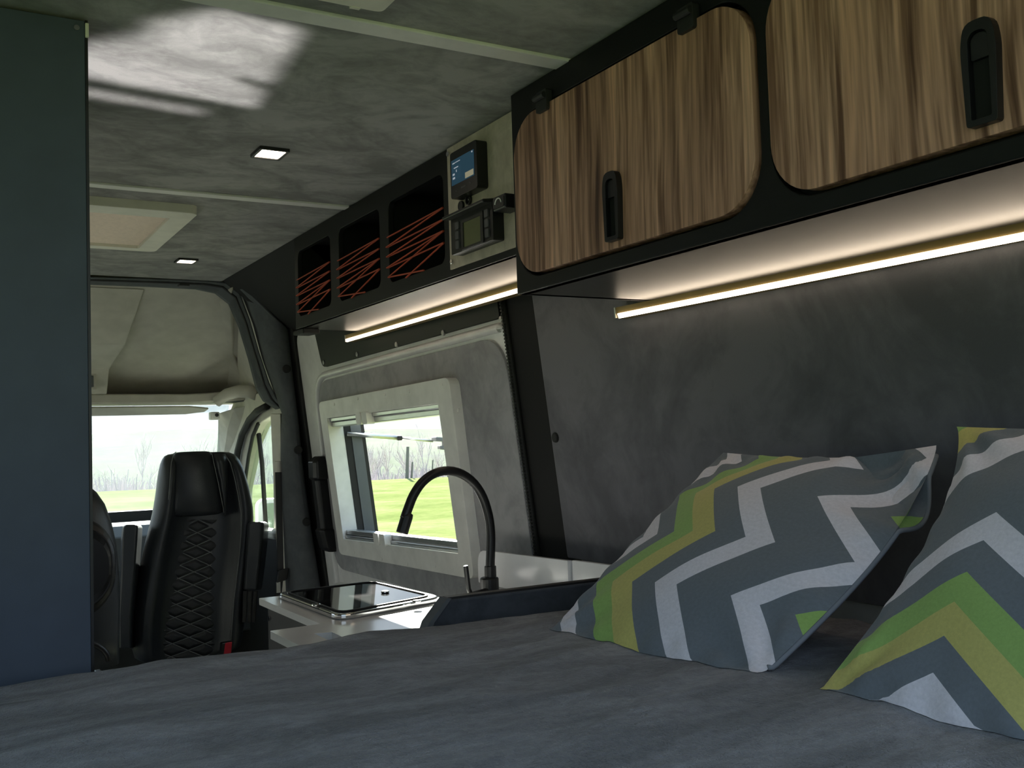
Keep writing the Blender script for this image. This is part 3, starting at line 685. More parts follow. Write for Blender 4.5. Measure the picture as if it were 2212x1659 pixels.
# tap
FX_, FY_ = 1.205, 2.20
fa = root('tap', (FX_, FY_, ZK), 'matt black goose-neck tap on the counter in front of the window', 'tap')
build('base', MB().tube([(FX_, FY_, ZK), (FX_, FY_, ZK+.038), (FX_, FY_, ZK+.042)], [.023, .023, .021], 20), m_plastic, fa, smooth=False, bevel=.002)
path_px = [(1060, 1262), (1059, 1222), (1060, 1190), (1060, 1150), (1055, 1112), (1043, 1074), (1024, 1044), (998, 1024), (968, 1017), (938, 1023), (912, 1042), (893, 1070), (881, 1100), (874, 1120)]
pth = [P(px, py, y=FY_) for px, py in path_px]
pts = []
for i in range(len(pth)-1):
    for k in range(3):
        t = k/3; p0, p1, p2, p3 = pth[max(i-1, 0)], pth[i], pth[i+1], pth[min(i+2, len(pth)-1)]
        pts.append(.5*((2*p1)+(-p0+p2)*t+(2*p0-5*p1+4*p2-p3)*t*t+(-p0+3*p1-3*p2+p3)*t**3))
pts.append(pth[-1])
build('neck', MB().tube(pts, .0112, 12), m_plastic, fa, smooth=True)
build('collar', MB().tube([P(1060, 1260, y=FY_), P(1059, 1222, y=FY_)], .0145, 16), m_plastic, fa, bevel=.002)
build('spray_head', MB().tube([P(883, 1108, y=FY_), P(879, 1116, y=FY_), P(868, 1152, y=FY_)], [.0115, .0142, .0142], 16), m_plastic, fa, bevel=.001)
lv = [P(1018, 1286, y=FY_-.02), P(1012, 1272, y=FY_-.02), P(1006, 1222, y=FY_-.02)]
q = P(1004, 1291, y=FY_-.03); build('lever_base', MB().tube([(q.x, FY_-.03, ZK), (q.x, FY_-.03, ZK+.012)], [.013, .011], 14), m_frame, fa, label='small pale base beside the lever')
build('lever', MB().tube(lv, .0060, 10).tube([V((FX_, FY_-.01, ZK+.012)), lv[0]], .008, 10), m_plastic, fa, smooth=False, bevel=.001)
# white splash panels beside the tap
sp1 = MB().plate(rpoly([(2.405, ZK), (1.968, ZK), (1.968, -.285), (2.405, -.294)], [.005, .002, .002, .04], 8), [], fX(1.296), 0, .012)
tag(build('splash_panel', sp1, m_counter, None, bevel=.003), 'white splash panel with rounded corner behind the tap', 'panel')
sp2 = MB().plate([(1.964, ZK), (1.645, ZK), (1.645, -.279), (1.964, -.284)], [], fX(1.306), 0, .014)
tag(build('splash_panel', sp2, m_counter, None, bevel=.003), 'white ledge panel under the bed wall beside the pillow', 'panel')
# upholstered board at the end of the bed
bd = root('bed_board', (1.05, 1.64, -.6), 'low dark grey upholstered board between bed and kitchen counter', 'bed board')
bp = [(.735, -.42), (.777, -.319), (.812, -.283), (1.29, -.283), (1.29, -.60), (.735, -.60)]
build('padding', MB().plate(bp, [], fY(1.632), -.018, 0), m_board, bd, bevel=.004)
build('edge_trim', MB().plate([(.727, -.42), (.769, -.318), (.806, -.279), (.814, -.2805), (.779, -.319), (.737, -.42)], [], fY(1.632), -.026, .004), m_greyplas, bd)
build('top_trim', MB().box(.81, 1.29, 1.636, 1.656, -.283, -.279), m_graph, bd)

# ------------------------------------------------------------------ bed
ZB = -.312
def blanket_z(x, y):
    n1 = noise.noise(V((x*2.2+y*.8, y*5.0-x*.8, 3.1))); n2 = noise.noise(V((x*6+y*2, y*15-x*3, 7.7))); n3 = noise.noise(V((x*1.3, y*1.6, 1.7)))
    z = ZB+.005*n3+.0075*n1+.0042*n2+.0016*noise.noise(V((x*30, y*44, 2)))
    r1 = 1-abs(noise.noise(V((x*3.1+y*1.5, y*7.5-x*1.1, 11.3)))); z += .010*(r1**3-.45)*(.5+.5*noise.noise(V((x*1.7, y*1.7, 21))))
    z -= .0035*max(0, .5-x)           # the bed sags a little toward the aisle
    return z
YE = 1.605
def bl(u, v):
    x = -.72+2.03*u
    s = v*2.55                          # runs to the far edge, then over it
    y = RY0+.04+s; yb = YE-.045+.006*noise.noise(V((x*5, 0, 0)))
    if y <= yb: return V((x, y, blanket_z(x, y)))
    e = y-yb; r = .038; a = min(e/r, math.pi/2)
    drop = max(0, e-r*math.pi/2)
    z0 = blanket_z(x, yb)
    return V((x, yb+r*math.sin(a), z0-r*(1-math.cos(a))-drop))
bk = MB().grid(bl, 230, 300)
bko = build('blanket', bk, m_blanket, None, smooth=True)
tag(bko, 'grey fleece blanket spread wrinkled over the bed', 'blanket')
mt = root('bed', (.3, .5, -1.25), 'mattress and dark bed box under the grey blanket', 'bed')
build('mattress', MB().box(-.70, 1.29, RY0+.06, YE-.03, -.47, ZB-.022), m_board, mt, bevel=.02)
build('bed_box', MB().box(-.73, 1.30, RY0+.06, YE-.02, -1.25, -.475), m_kitch, mt)

# pillows
def pillow(name, bl_, br_, tl_, tr_, T, mat, label, seed, ear=0, sides=(.05, .05)):
    nu = 56
    n_ = ((tr_-tl_)+(br_-bl_)).cross((tl_-bl_)+(tr_-br_)).normalized()
    if n_.x > 0: n_ = -n_
    front = MB(); back = MB(); uvf = {}
    def pt(u, v, side):
        # inward curve of the sides between the corners
        cu = u+(.5-u)*2*(sides[0] if u < .5 else sides[1])*math.sin(math.pi*v**.8)*abs(2*u-1)**1.5
        cv = v+(.5-v)*(.05 if v < .5 else -.02)*math.sin(math.pi*u)*abs(2*v-1)**2
        p = (tl_*(1-cu)+tr_*cu)*(1-cv)+(bl_*(1-cu)+br_*cu)*cv
        a = max(0, math.sin(math.pi*u)); b2 = max(0, math.sin(math.pi*v))
        h = (a*b2)**.66
        edge = min(u, 1-u, v, 1-v)
        w = noise.noise(V((u*5+seed, v*5, seed)))*.006*min(1, edge*8)
        k = 0
        for (cu0, cv0) in ((0, 0), (1, 0), (0, 1), (1, 1)):       # creases running out of the corners
            du, dv = abs(u-cu0), abs(v-cv0); rr_ = math.hypot(du, dv)
            if rr_ < .38: k += .011*math.sin(math.atan2(dv, du)*9+seed)*(1-rr_/.38)*min(1, rr_*6)*min(1, edge*14)
        rip = .004*math.sin((u if abs(.5-v) > abs(.5-u) else v)*44+seed*2)*max(0, 1-edge/.10)*min(1, edge*40)
        q_ = p+n_*side*(T*h*(.5 if side > 0 else .9)+(w+k+rip)*.9)
        if ear and u > .7 and v < .35:                             # the far corner is pulled up in an ear
            e = ((u-.7)/.3)*((.35-v)/.35); q_ += V((0.012, .0, .012))*e*ear-n_*.05*math.sin(math.pi*min(1, e*1.6))*ear*(side*.5+.5)*.6
        return q_
    for mb_, s_ in ((front, 1), (back, -1)):
        mb_.grid(lambda u, v: pt(u, v, s_), nu, nu)
    allm = MB(); allm.add(front.v, front.f); allm.add(back.v, [f[::-1] for f in back.f])
    k = 0
    for s_ in (0, 1):
        for j in range(nu+1):
            for i in range(nu+1): allm.uv[k] = (i/nu, j/nu); k += 1
    zmin = min(v.z for v in allm.v)
    # let the underside rest on the blanket
    for v in allm.v:
        g = blanket_z(v.x, v.y)+.001
        if v.z < g: v.z = g+.002*(v.z-g)
    r0 = root(name, ((bl_+br_)*.5), label, 'pillow')
    o = build('cover', allm, mat, r0, smooth=True)
    ed = [pt(1, i/nu, 1)+n_*-.004 for i in range(2, nu-1)]
    for v in ed:
        g = blanket_z(v.x, v.y)+.006
        if v.z < g: v.z = g
    build('seam', MB().tube(ed, .0038, 6), m_piping, r0, smooth=True, label='pale seam edge')
    return r0
ZP = ZB+.012
pillow('pillow', V((.876, 1.405, ZP-.014)), V((.914, .972, ZP-.014)), V((1.245, 1.385, -.038)), V((1.25, .955, -.042)), .090, m_pil1,
       'grey zigzag pillow leaning on the bed wall beside the white ledge, seen whole', 1.3, ear=1, sides=(-.01, -.085))
pillow('pillow', V((.928, .882, ZP-.014)), V((.930, .455, ZP-.014)), V((1.225, .893, -.004)), V((1.225, .460, -.004)), .085, m_pil2,
       'grey chevron pillow nearest the viewer, only partly in view, chevrons pointing up', 4.1, sides=(.10, .0))

# ------------------------------------------------------------------ cab
cabw = struct('wall_front', MB().box(-.75, 1.48, 5.72, 5.80, -1.25, -.40), m_greyplas, 'front bulkhead of the cab below the windscreen', 'wall')
ds = root('dashboard', (.4, 5.3, -1.2), 'grey dashboard under the windscreen behind the front seat', 'dashboard')
build('top', MB().loft([[V((x, y, z)) for y, z in ((5.02, -.90), (4.96, -.60), (4.98, -.40), (5.06, -.352), (5.30, -.350), (5.76, -.39), (5.76, -.9))] for x in (-.74, 1.42)]), m_greyplas, ds, bevel=.01)
build('vent', MB().box(.70, .78, 5.42, 5.46, -.352, -.322), m_rubber, ds, bevel=.004)
build('scuttle', MB().box(-.74, 1.42, 5.60, 5.66, -.40, -.315), m_rubber, ds)
# windscreen
w2 = root('window_2', (.4, 5.3, -.36), 'wide windscreen of the cab looking on to the meadow', 'window', kind='structure')
g0 = [V((-.70, 4.96, .20)), V((1.30, 4.96, .20)), V((1.42, 5.74, -.36)), V((-.74, 5.74, -.36))]
build('pane', MB().hexa([*g0, *[p+V((0, .006, .006)) for p in g0]]), m_wind, w2)
# A-pillar and head lining of the cab
ap = [P(470, 893, y=4.98), P(470, 940, y=5.18), P(468, 990, y=5.40), P(468, 1060, y=5.72)]
ap2 = [P(552, 872, y=4.70), P(525, 915, y=4.86), P(512, 965, y=5.05), P(505, 1050, y=5.40)]
b = MB().loft([[a_, a_.lerp(b_, .5)+V((-.02, -.03, 0)), b_, b_+V((.06, .10, 0)), a_+V((.10, .06, 0))] for a_, b_ in zip(ap, ap2)])
struct('trim_7', b, m_beige, 'beige windscreen pillar cover beside the front door', 'trim', smooth=False, bevel=.006)
oc = root('overhead_console', (.6, 4.75, .2), 'beige overhead storage shelf above the windscreen', 'overhead shelf')
zl0, zl1 = P(350, 872, y=4.75).z, P(350, 851, y=4.75).z
build('lip', MB().loft([[V((x, y, z+dz)) for y, z in ((4.79, zl0+.004), (4.74, zl0), (4.735, zl0+.01), (4.74, zl1), (4.77, zl1+.004), (4.80, zl1-.01), (4.98, zl0+.02), (4.98, zl0+.006))] for x, dz in ((-.74, .0), (.5, 0), (1.06, -.004), (1.2, .004), (1.33, .012))]), m_beige, oc, smooth=False, bevel=.004)
hnd = [P(468, 868, y=4.72), P(490, 852, y=4.68), P(515, 845, y=4.64), P(540, 846, y=4.60), P(556, 852, y=4.58)]
build('corner_grip', MB().tube(hnd, [.026, .028, .03, .03, .03], 10), m_beige, oc, smooth=True)
rec = MB().loft([[V((-.74, y, z)), V((1.0-.1*max(0, (z-.4)/.25), y, z)), V((1.22-.18*max(0, (z-.3)/.35), y-.10, z)), V((1.36-.30*max(0, (z-.24)/.4), y-.35, z))] for y, z in ((5.10, .23), (5.12, .30), (4.95, .42), (4.55, .57), (4.35, .630))], closed=False)
o = build('recess', rec, m_beige, oc, smooth=True)
so = o.modifiers.new('s', 'SOLIDIFY'); so.thickness = .02; so.offset = 1
build('shelf_floor', MB().box(-.74, 1.36, 4.76, 5.12, .215, .228), m_greyplas, oc)
c0 = [P(195, 612, y=4.12), P(312, 625, y=4.14), P(270, 745, y=4.45), P(236, 797, y=4.66), P(231, 851, y=4.73), P(195, 851, y=4.73)]
pf = [V((x_, q.y, q.z)) for x_, q in ((0, c0[0]), (0, c0[2]), (0, c0[4]))]
fr_ = [V((-.3, 4.12, c0[0].z)), V((c0[1].x, 4.14, c0[1].z))]
cons = MB().loft([[V((-.3, q.y, q.z)), q, V((q.x+.01, q.y+.30, q.z-.02 if i else q.z)), V((-.3, q.y+.30, q.z))] for i, q in enumerate((c0[1], c0[2], c0[3], c0[4]))])
build('centre_console', cons, m_beige, oc, bevel=.004)
fy = lambda a, b2, d: V((a, 4.690-(b2-.30)*.35-d, b2))
q0 = P(207, 808, y=4.69); q1 = P(207, 843, y=4.70)
build('switch_frame', MB().box(q0.x-.12, q0.x, 4.672, 4.70, q1.z, q0.z), m_beige, oc, bevel=.003)
build('switch', MB().box(q0.x-.10, q0.x-.012, 4.668, 4.68, q1.z+.012, q0.z-.008), m_greyplas, oc, bevel=.002)
# cab roof and sides that close the body
b = MB().hexa([(-.80, 4.02, .69), (1.15, 4.02, .69), (1.42, 5.02, .235), (-.80, 5.02, .235), (-.80, 4.02, .72), (1.15, 4.02, .72), (1.42, 5.02, .265), (-.80, 5.02, .265)])
struct('trim_8', b, m_beige, 'cab roof skin over the overhead storage shelf', 'trim')
b = MB().hexa([fW()(4.0, .22, -.03), fW()(5.0, .22, -.03), V((1.36, 5.0, .26)), V((1.10, 4.0, .70)), fW()(4.0, .22, -.07), fW()(5.0, .22, -.07), V((1.40, 5.0, .28)), V((1.16, 4.0, .72))])
struct('trim_9', b, m_beige, 'cab side lining above the front door', 'trim')
# sun visor
sv = MB().loft([[V((x, 4.83, P(330, 876, y=4.83).z+dz)), V((x, 4.82, P(330, 880, y=4.83).z+dz)), V((x, 4.90, P(330, 897, y=4.90).z-dz)), V((x, 4.915, P(330, 895, y=4.90).z-dz))] for x, dz in ((-.1, 0), (.55, 0), (1.08, -.002), (1.17, -.012))])
vz = root('sun_visor', (.8, 4.86, .17), 'beige sun visor folded up above the windscreen', 'sun visor')
build('flap', sv, m_beige, vz, bevel=.005)
q = P(466, 899, y=4.92)
build('clip', MB().box(q.x-.03, q.x+.015, q.y-.02, q.y+.02, q.z-.018, q.z+.02), m_frame, vz, bevel=.006)
build('clip_screw', MB().cyl(q+V((0, -.02, .005)), q+V((0, -.024, .005)), .009, 10), m_graph, vz)

# front door on the right
d2_ = root('door_2', (1.42, 4.8, -1.2), 'front passenger door of the cab with beige frame', 'door', kind='structure')
ho2 = [P(588, 897, d=.0), P(560, 914, d=.0), P(541, 958, d=.0), P(520, 1060, d=.0), P(516, 1206, d=.0), P(592, 1206, d=.0)]
h2 = [(q.y, q.z) for q in ho2]
build('body', MB().plate([(4.05, -1.25), (5.75, -1.25), (5.75, -.36), (5.12, .14), (4.9, .24), (4.05, .24)], [rpoly(h2, [.02, .06, .05, .02, .02, .02], 4)], fW(), -.06, .0), m_beige, d2_, bevel=.006)
sl = [P(px, py, d=.02) for px, py in ((505, 1060), (508, 1010), (514, 972), (523, 938), (538, 908), (556, 888), (577, 877))]
build('seal', MB().tube(sl, .016, 8), m_rubber, d2_, smooth=True)
s2 = [P(px, py, d=-.015) for px, py in ((541, 960), (531, 1010), (524, 1060))]
build('inner_seal', MB().tube([P(558, 915, d=.004), P(546, 942, d=.004), P(537, 985, d=.004), P(528, 1050, d=.004)], .009, 6), m_rubber, d2_, smooth=True)
build('window_bar', MB().tube([P(556, 912, d=-.02), P(566, 1000, d=-.02), P(579, 1210, d=-.02)], .011, 8), m_rubber, d2_, smooth=True)
gl2 = [(q.y, q.z) for q in ho2]
build('pane', MB().plate(h2, [], fW(), -.04, -.035), m_side, d2_)
build('door_card', MB().plate([(4.08, -1.2), (5.5, -1.2), (5.5, -.42), (4.08, -.395)], [], fW(), .0, .05), m_graph, d2_, bevel=.015)
build('sill', MB().plate([(4.08, -.405), (5.5, -.43), (5.5, -.385), (4.08, -.365)], [], fW(), .0, .06), m_cream, d2_, bevel=.012)
# beige belt pillar and belt
bpz = [(P(583, 893, y=4.16), P(606, 893, y=4.10)), (P(588, 1000, y=4.16), P(607, 1000, y=4.10)), (P(594, 1120, y=4.16), P(612, 1120, y=4.10)), (P(602, 1300, y=4.16), P(620, 1300, y=4.10))]
struct('trim_10', MB().loft([[a_, b_, b_+V((.04, .06, 0)), a_+V((.05, .04, 0))] for a_, b_ in bpz]), m_cream, 'cream inner pillar cover carrying the seat belt', 'trim', bevel=.006)
sb = root('seat_belt', (1.33, 4.1, -.6), 'black seat belt hanging on the cab door pillar', 'seat belt')
q = P(601, 1012, y=4.07); build('anchor', MB().tube([P(601, 996, y=4.07), P(601, 1026, y=4.07)], [.02, .017], 12), m_cream, sb, bevel=.004)
def strap(pl_, w, t=.003):
    return MB().loft([[q+V((-w, -t, 0)), q+V((w, -t, 0)), q+V((w, t, 0)), q+V((-w, t, 0))] for q in pl_])
build('strap', strap([P(601, 1020, y=4.05), P(603, 1100, y=4.05), P(605, 1180, y=4.04), P(606, 1240, y=4.03), P(600, 1295, y=4.03)], .0125), m_graph, sb)
q = P(608, 1247, y=4.01); build('tongue', MB().hexa([q+V(v) for v in ((-.022, -.008, -.02), (.022, -.008, -.012), (.022, .008, -.012), (-.022, .008, -.02), (-.012, -.008, .03), (.03, -.008, .035), (.03, .008, .035), (-.012, .008, .03))]), m_plastic, sb, bevel=.004)
q = P(602, 1268, y=4.01); build('latch_plate', MB().box(q.x-.010, q.x+.006, q.y-.004, q.y+.004, q.z-.022, q.z+.02), m_steel, sb)
# wing mirror outside
wm = root('wing_mirror', (1.75, 5.25, -.55), 'pale wing mirror outside the front door window', 'mirror')
a_ = P(557, 1080, y=5.2); c_ = P(600, 1205, y=5.2)
build('housing', MB().loft([[V((x, y, z)) for x, z in rr(a_.x-e, c_.z-e, c_.x+.05+e, a_.z+e, .04, 5)] for y, e in ((5.20, 0), (5.24, .004), (5.32, -.03), (5.35, -.07))]), m_strip, wm, smooth=False, bevel=.006)
build('glass', MB().plate(rr(a_.x+.025, c_.z+.02, c_.x+.04, a_.z-.02, .03, 5), [], fY(5.20), 0, .004), plain('mirror glass', (.25, .35, .36), .08, 1), wm)
build('arm', MB().tube([V((1.50, 5.28, -.50)), V((1.66, 5.27, -.45))], .03, 8), m_graph, wm)

# ------------------------------------------------------------------ seats
def passenger_seat():
    Y = 4.40
    r0 = root('passenger_seat', (.92, 4.35, -1.25), 'black leather passenger seat with quilted back swivelled to face the bed', 'seat')
    R_ = [(979, 366, 490), (984, 352, 505), (1000, 343, 517), (1030, 337, 527), (1070, 332, 537), (1110, 325, 545), (1150, 314, 545), (1200, 301, 541), (1250, 292, 535), (1300, 284, 529), (1350, 278, 525), (1400, 277, 521), (1440, 284, 515)]
    rows = []
    for i, (py, l_, r_) in enumerate(R_):
        t = i/(len(R_)-1); a_ = P(l_, py, y=Y); c_ = P(r_, py, y=Y)
        k = min(1, .35+i*.3); fr = []
        lean = .03*t
        for s in (0, .04, .10, .17, .24, .5, .76, .83, .90, .96, 1):
            e = min(s, 1-s)
            bol = .075*math.sin(math.pi*min(1, e/.24))**.7*(.6 if i < 2 else 1) if e < .24 else 0
            fr.append(V((a_.x+(c_.x-a_.x)*s, Y-.02*k-bol*k-lean, a_.z)))
        bk_ = [V((a_.x+(c_.x-a_.x)*s, Y+(.03+.10*math.sin(math.pi*s)**.6)*k-lean, a_.z)) for s in (.97, .8, .5, .2, .03)]
        rows.append(fr+bk_)
    build('backrest', MB().loft(rows), m_leather, r0, smooth=True, sub=1)
    for s, lab in ((.19, 1), (.81, 1)):
        pts_ = [P(l_+(r_-l_)*s, py, y=Y-.07) for py, l_, r_ in R_[5:]]
    pts_ = [P(r_-18-6*min(1, i/4), py, y=Y-.092-.03*i/12) for i, (py, l_, r_) in enumerate(R_[1:-1])]
    build('piping', MB().tube(pts_, .0022, 5), m_thread, r0, smooth=True)
    hp = [(976, 382, 452), (980, 376, 459), (1000, 371, 463), (1040, 368, 472), (1080, 365, 480), (1108, 366, 485), (1120, 370, 486)]
    rows = []
    for i, (py, l_, r_) in enumerate(hp):
        a_ = P(l_, py, y=Y-.06); c_ = P(r_, py, y=Y-.06); k = (.35, .6, .85, 1, 1, .85, .35)[i]
        fr = [V((a_.x+(c_.x-a_.x)*s, Y-.05-.055*k*(math.sin(math.pi*s)**.35), a_.z)) for s in (0, .03, .1, .3, .5, .7, .9, .97, 1)]
        rows.append(fr+[V((q.x, Y-.02, q.z)) for q in (fr[-1], fr[4], fr[0])])
    hr = build('headrest', MB().loft(rows), m_leather, r0, smooth=True, sub=1)
    wg = [(980, 460, 487), (1000, 465, 492), (1040, 475, 492), (1080, 482, 490), (1115, 486, 488)]
    build('headrest_wing', MB().loft([[P(l_, py, y=Y-.085), P((l_+r_)/2, py, y=Y-.105), P(r_, py, y=Y-.07), P(r_, py, y=Y-.02), P(l_, py, y=Y-.02)] for py, l_, r_ in wg]), m_leather, hr, smooth=True)
    build('headrest_stitch', MB().tube([P(l_-1, py, y=Y-.112) for py, l_, r_ in hp[:5]], .0015, 4), m_thread, hr)
    build('headrest_stitch', MB().tube([P(r_-1, py, y=Y-.110) for py, l_, r_ in hp[:6]], .0015, 4), m_thread, hr)
    # quilted centre panel
    def qp(u, v, off=0):
        l_ = 366+(331-366)*v; r_ = 487+(474-487)*v; py = 1122+(1432-1122)*v
        A = u*4.0; B = v*22.0
        # rhombic quilting: two families of lines
        f1 = abs(math.sin(math.pi*(A+B)*.5)); f2 = abs(math.sin(math.pi*(A-B)*.5))
        return P(l_+(r_-l_)*u, py, y=Y-.020-.03*v)+V((0, -.007*min(1, 1.4*min(f1, f2))-off-.012*math.sin(math.pi*u)**.5, 0))
    qd = build('quilted_panel', MB().grid(qp, 64, 176), m_leather2, r0, smooth=True)
    stt = MB()
    for k in range(-2, 15):
        for sgn in (1, -1):
            ptsq = []
            for i in range(25):
                u = i/24; vv = (2*k-sgn*u*4.0)/22.0
                if 0.0 <= vv <= 1: ptsq.append(qp(u, vv, .0012))
            if len(ptsq) > 3: stt.tube(ptsq, .0021, 4)
    build('stitching', stt, m_thread, qd, label='pale diamond stitching')
    # seat cushion and pedestal
    build('cushion', MB().loft([[V((x, y, z)) for y, z in ((3.86, -1.00), (3.84, -.93), (3.88, -.885), (4.10, -.872), (4.42, -.885), (4.42, -1.0))] for x in (.66, .69, 1.14, 1.17)]), m_leather, r0, bevel=.02, seg=3)
    build('pedestal', MB().box(.72, 1.12, 3.95, 4.45, -1.25, -1.0), m_graph, r0, bevel=.01)
    for side in (0, 1):
        if side == 0:
            pa = [(1133, 272, 302), (1138, 264, 308), (1165, 261, 307), (1250, 258, 300), (1330, 254, 292), (1400, 256, 290)]
        else:
            pa = [(1127, 541, 574), (1132, 534, 581), (1165, 532, 579), (1220, 529, 573), (1268, 526, 566), (1274, 526, 564)]
        rows = [[P(l_, py, y=4.27), P(l_+(r_-l_)*.08, py, y=4.245), P(l_+(r_-l_)*.70, py, y=4.235), P(l_+(r_-l_)*.78, py, y=4.245), P(r_, py, y=4.40), P(l_+(r_-l_)*.25, py, y=4.42)] for py, l_, r_ in pa]
        am = build('armrest', MB().loft(rows), m_leather, r0, bevel=.006, seg=2)
        if side:
            for k in range(3):
                build('pivot_cover', MB().loft([[P(525+k*11, 1276, y=4.25), P(535+k*11, 1276, y=4.25), P(535+k*11, 1276, y=4.36), P(525+k*11, 1276, y=4.36)], [P(523+k*10, 1345, y=4.25), P(532+k*10, 1345, y=4.25), P(532+k*10, 1345, y=4.36), P(523+k*10, 1345, y=4.36)]]), m_graph, r0, bevel=.004)
    q = P(487, 1402, y=4.18)
    bk2 = build('belt_buckle', MB().hexa([q+V(v) for v in ((-.026, -.015, -.08), (.016, -.015, -.08), (.016, .015, -.08), (-.026, .015, -.08), (-.018, -.015, .028), (.026, -.015, .03), (.026, .015, .03), (-.018, .015, .028))]), m_plastic, r0, bevel=.004)
    build('release_button', MB().hexa([q+V(v) for v in ((-.012, -.018, -.02), (.018, -.018, -.018), (.018, -.01, -.018), (-.012, -.01, -.02), (-.004, -.018, .027), (.023, -.018, .029), (.023, .012, .029), (-.004, .012, .027))]), m_red, bk2, bevel=.002, label='red release button')
passenger_seat()
def driver_seat():
    Y = 3.30
    xr = lambda py, px: P(px, py, y=Y).x
    r0 = root('driver_seat', (.28, Y+.2, -1.25), 'black seat with moulded oval back shell beside the tall cabinet', 'seat')
    edge = [(1042, 170), (1050, 200), (1065, 218), (1090, 235), (1130, 250), (1180, 261), (1240, 267), (1300, 269), (1380, 268), (1440, 267)]
    rows = []; cx0 = .30
    for i, (py, px) in enumerate(edge):
        q = P(px, py, y=Y); hw = q.x-cx0; k = min(1, .3+.25*i)
        rows.append([V((cx0+hw*math.cos(a)**1 if False else cx0+hw*math.copysign(abs(math.cos(a))**.55, math.cos(a)), Y+.09+(-.09*k if math.sin(a) < 0 else .12*k)*abs(math.sin(a))**.7, q.z)) for a in [2*math.pi*j/28 for j in range(28)]])
    build('backrest', MB().loft(rows), m_leather, r0, smooth=True)
    def ring(px_r, py_t, py_b, Yr):
        t_ = P(px_r, (py_t+py_b)/2, y=Yr); zt = P(200, py_t, y=Yr).z; zb = P(200, py_b, y=Yr).z
        hw = t_.x-cx0
        return [V((cx0+hw*math.copysign(abs(math.cos(a))**.7, math.cos(a)), Yr, (zt+zb)/2+(zt-zb)/2*math.copysign(abs(math.sin(a))**.8, math.sin(a)))) for a in [2*math.pi*j/40 for j in range(40)]]
    build('back_shell', MB().loft([ring(251, 1105, 1345, Y+.01), ring(249, 1110, 1338, Y-.018), ring(243, 1125, 1325, Y-.026), ring(236, 1145, 1305, Y-.020)]), m_plastic, r0, smooth=False, bevel=.004, label='moulded oval plastic back shell')
    gr = [V((cx0+(P(233, 1400, y=Y).x-cx0)*math.cos(a), Y-.014, P(200, 1430, y=Y).z+.09*math.sin(a))) for a in [math.pi*j/16 for j in range(17)]]
    build('lower_grip', MB().tube(gr, .008, 8), m_plastic, r0, smooth=True)
    build('cushion', MB().box(cx0-.23, cx0+.23, Y+.12, Y+.62, -.92, -.72), m_leather, r0, bevel=.03, seg=3)
    build('pedestal', MB().box(cx0-.18, cx0+.18, Y+.15, Y+.55, -1.25, -.92), m_graph, r0, bevel=.01)
driver_seat()

# ------------------------------------------------------------------ outside: meadow, hills, trees, posts
def grass_mat(name, a, b_, c, sc):
    m, n, bs, l = M(name)
    f = noi(n, coords(n), sc, 6, .65, .6); g = noi(n, coords(n), sc*14, 4, .7)
    l.new(mix(n, ramp(n, f, [(.35, a), (.5, b_), (.65, c)]), ramp(n, g, [(.3, (.7, .74, .7)), (.7, (1.2, 1.2, 1.15))]), .6, 'MULTIPLY'), bs.inputs['Base Color'])
    bs.inputs['Roughness'].default_value = 1; bs.inputs['Specular IOR Level'].default_value = 0; return m
m_grass = grass_mat('spring grass', (.135, .170, .058), (.17, .20, .075), (.21, .23, .11), .35)
m_hill = grass_mat('hillside', (.11, .13, .09), (.13, .15, .105), (.11, .12, .10), .02)
GZ = -1.9
def ground(u, v):
    a = math.radians(-180+360*u); r = .5+58*v**1.6
    return V((r*math.sin(a), r*math.cos(a), GZ+.06*noise.noise(V((r*math.sin(a)*.35, r*math.cos(a)*.35, 0)))*min(1, r/6)-(.6*max(0, (r-52)/6)**2)))
go = struct('ground', MB().grid(ground, 128, 60), m_grass, 'sunlit green meadow around the van', 'meadow', smooth=True)
def hills(u, v):
    a = math.radians(-75+150*u); d = 56+v**2*1100
    z = GZ-1.0 - 12*min(1, max(0, (d-58)/80)) + max(0, (d-150))*.030
    z += (6*noise.noise(V((a*5, d*.004, 2)))+14*noise.noise(V((a*2.2, 0, 5))))*max(0, min(1, (d-250)/500))
    return V((d*math.sin(a), d*math.cos(a), z))
struct('hills', MB().grid(hills, 90, 60), m_hill, 'pale hillside rising beyond the meadow', 'hills', smooth=True)
m_bark = plain('bare bark', (.42, .38, .37), .95)  # paled so that haze is put into the bark colour
m_twig = plain('hazy twigs', (.44, .40, .405), .95)  # pale tone puts haze into the twig colour
m_post = plain('weathered post', (.14, .14, .13), .9)
def bare_tree(seed, H):
    rnd = random.Random(seed); mb = MB()
    def br(p, d, L, r, lev):
        n = 3; pts_ = [p]; q = p.copy(); dd = d.copy()
        for i in range(n):
            dd = (dd+V((rnd.uniform(-.25, .25), rnd.uniform(-.25, .25), .06))).normalized(); q = q+dd*L/n; pts_.append(q.copy())
        mb.tube(pts_, [r*(1-.6*i/n) for i in range(n+1)], 4 if lev < 2 else 3, caps=False)
        if lev >= 3: return
        for k in range(5 if lev else 7):
            t = rnd.uniform(.35, 1); idx = min(n-1, int(t*n)); s = pts_[idx].lerp(pts_[idx+1], t*n-idx)
            nd = (dd*.9+V((rnd.uniform(-1, 1), rnd.uniform(-1, 1), rnd.uniform(-.1, .7)))).normalized()
            br(s, nd, L*rnd.uniform(.42, .62), r*.45, lev+1)
    br(V((0, 0, 0)), V((0, 0, 1)), H*.55, H*.022, 0)
    return mb
protos = []
for i in range(4):
    mb = bare_tree(20+i, (10, 11, 9, 7)[i]); me = bpy.data.meshes.new('bare_tree'); me.from_pydata(mb.v, [], mb.f); me.materials.append(m_bark); protos.append(me)
rnd = random.Random(5)
spots = []
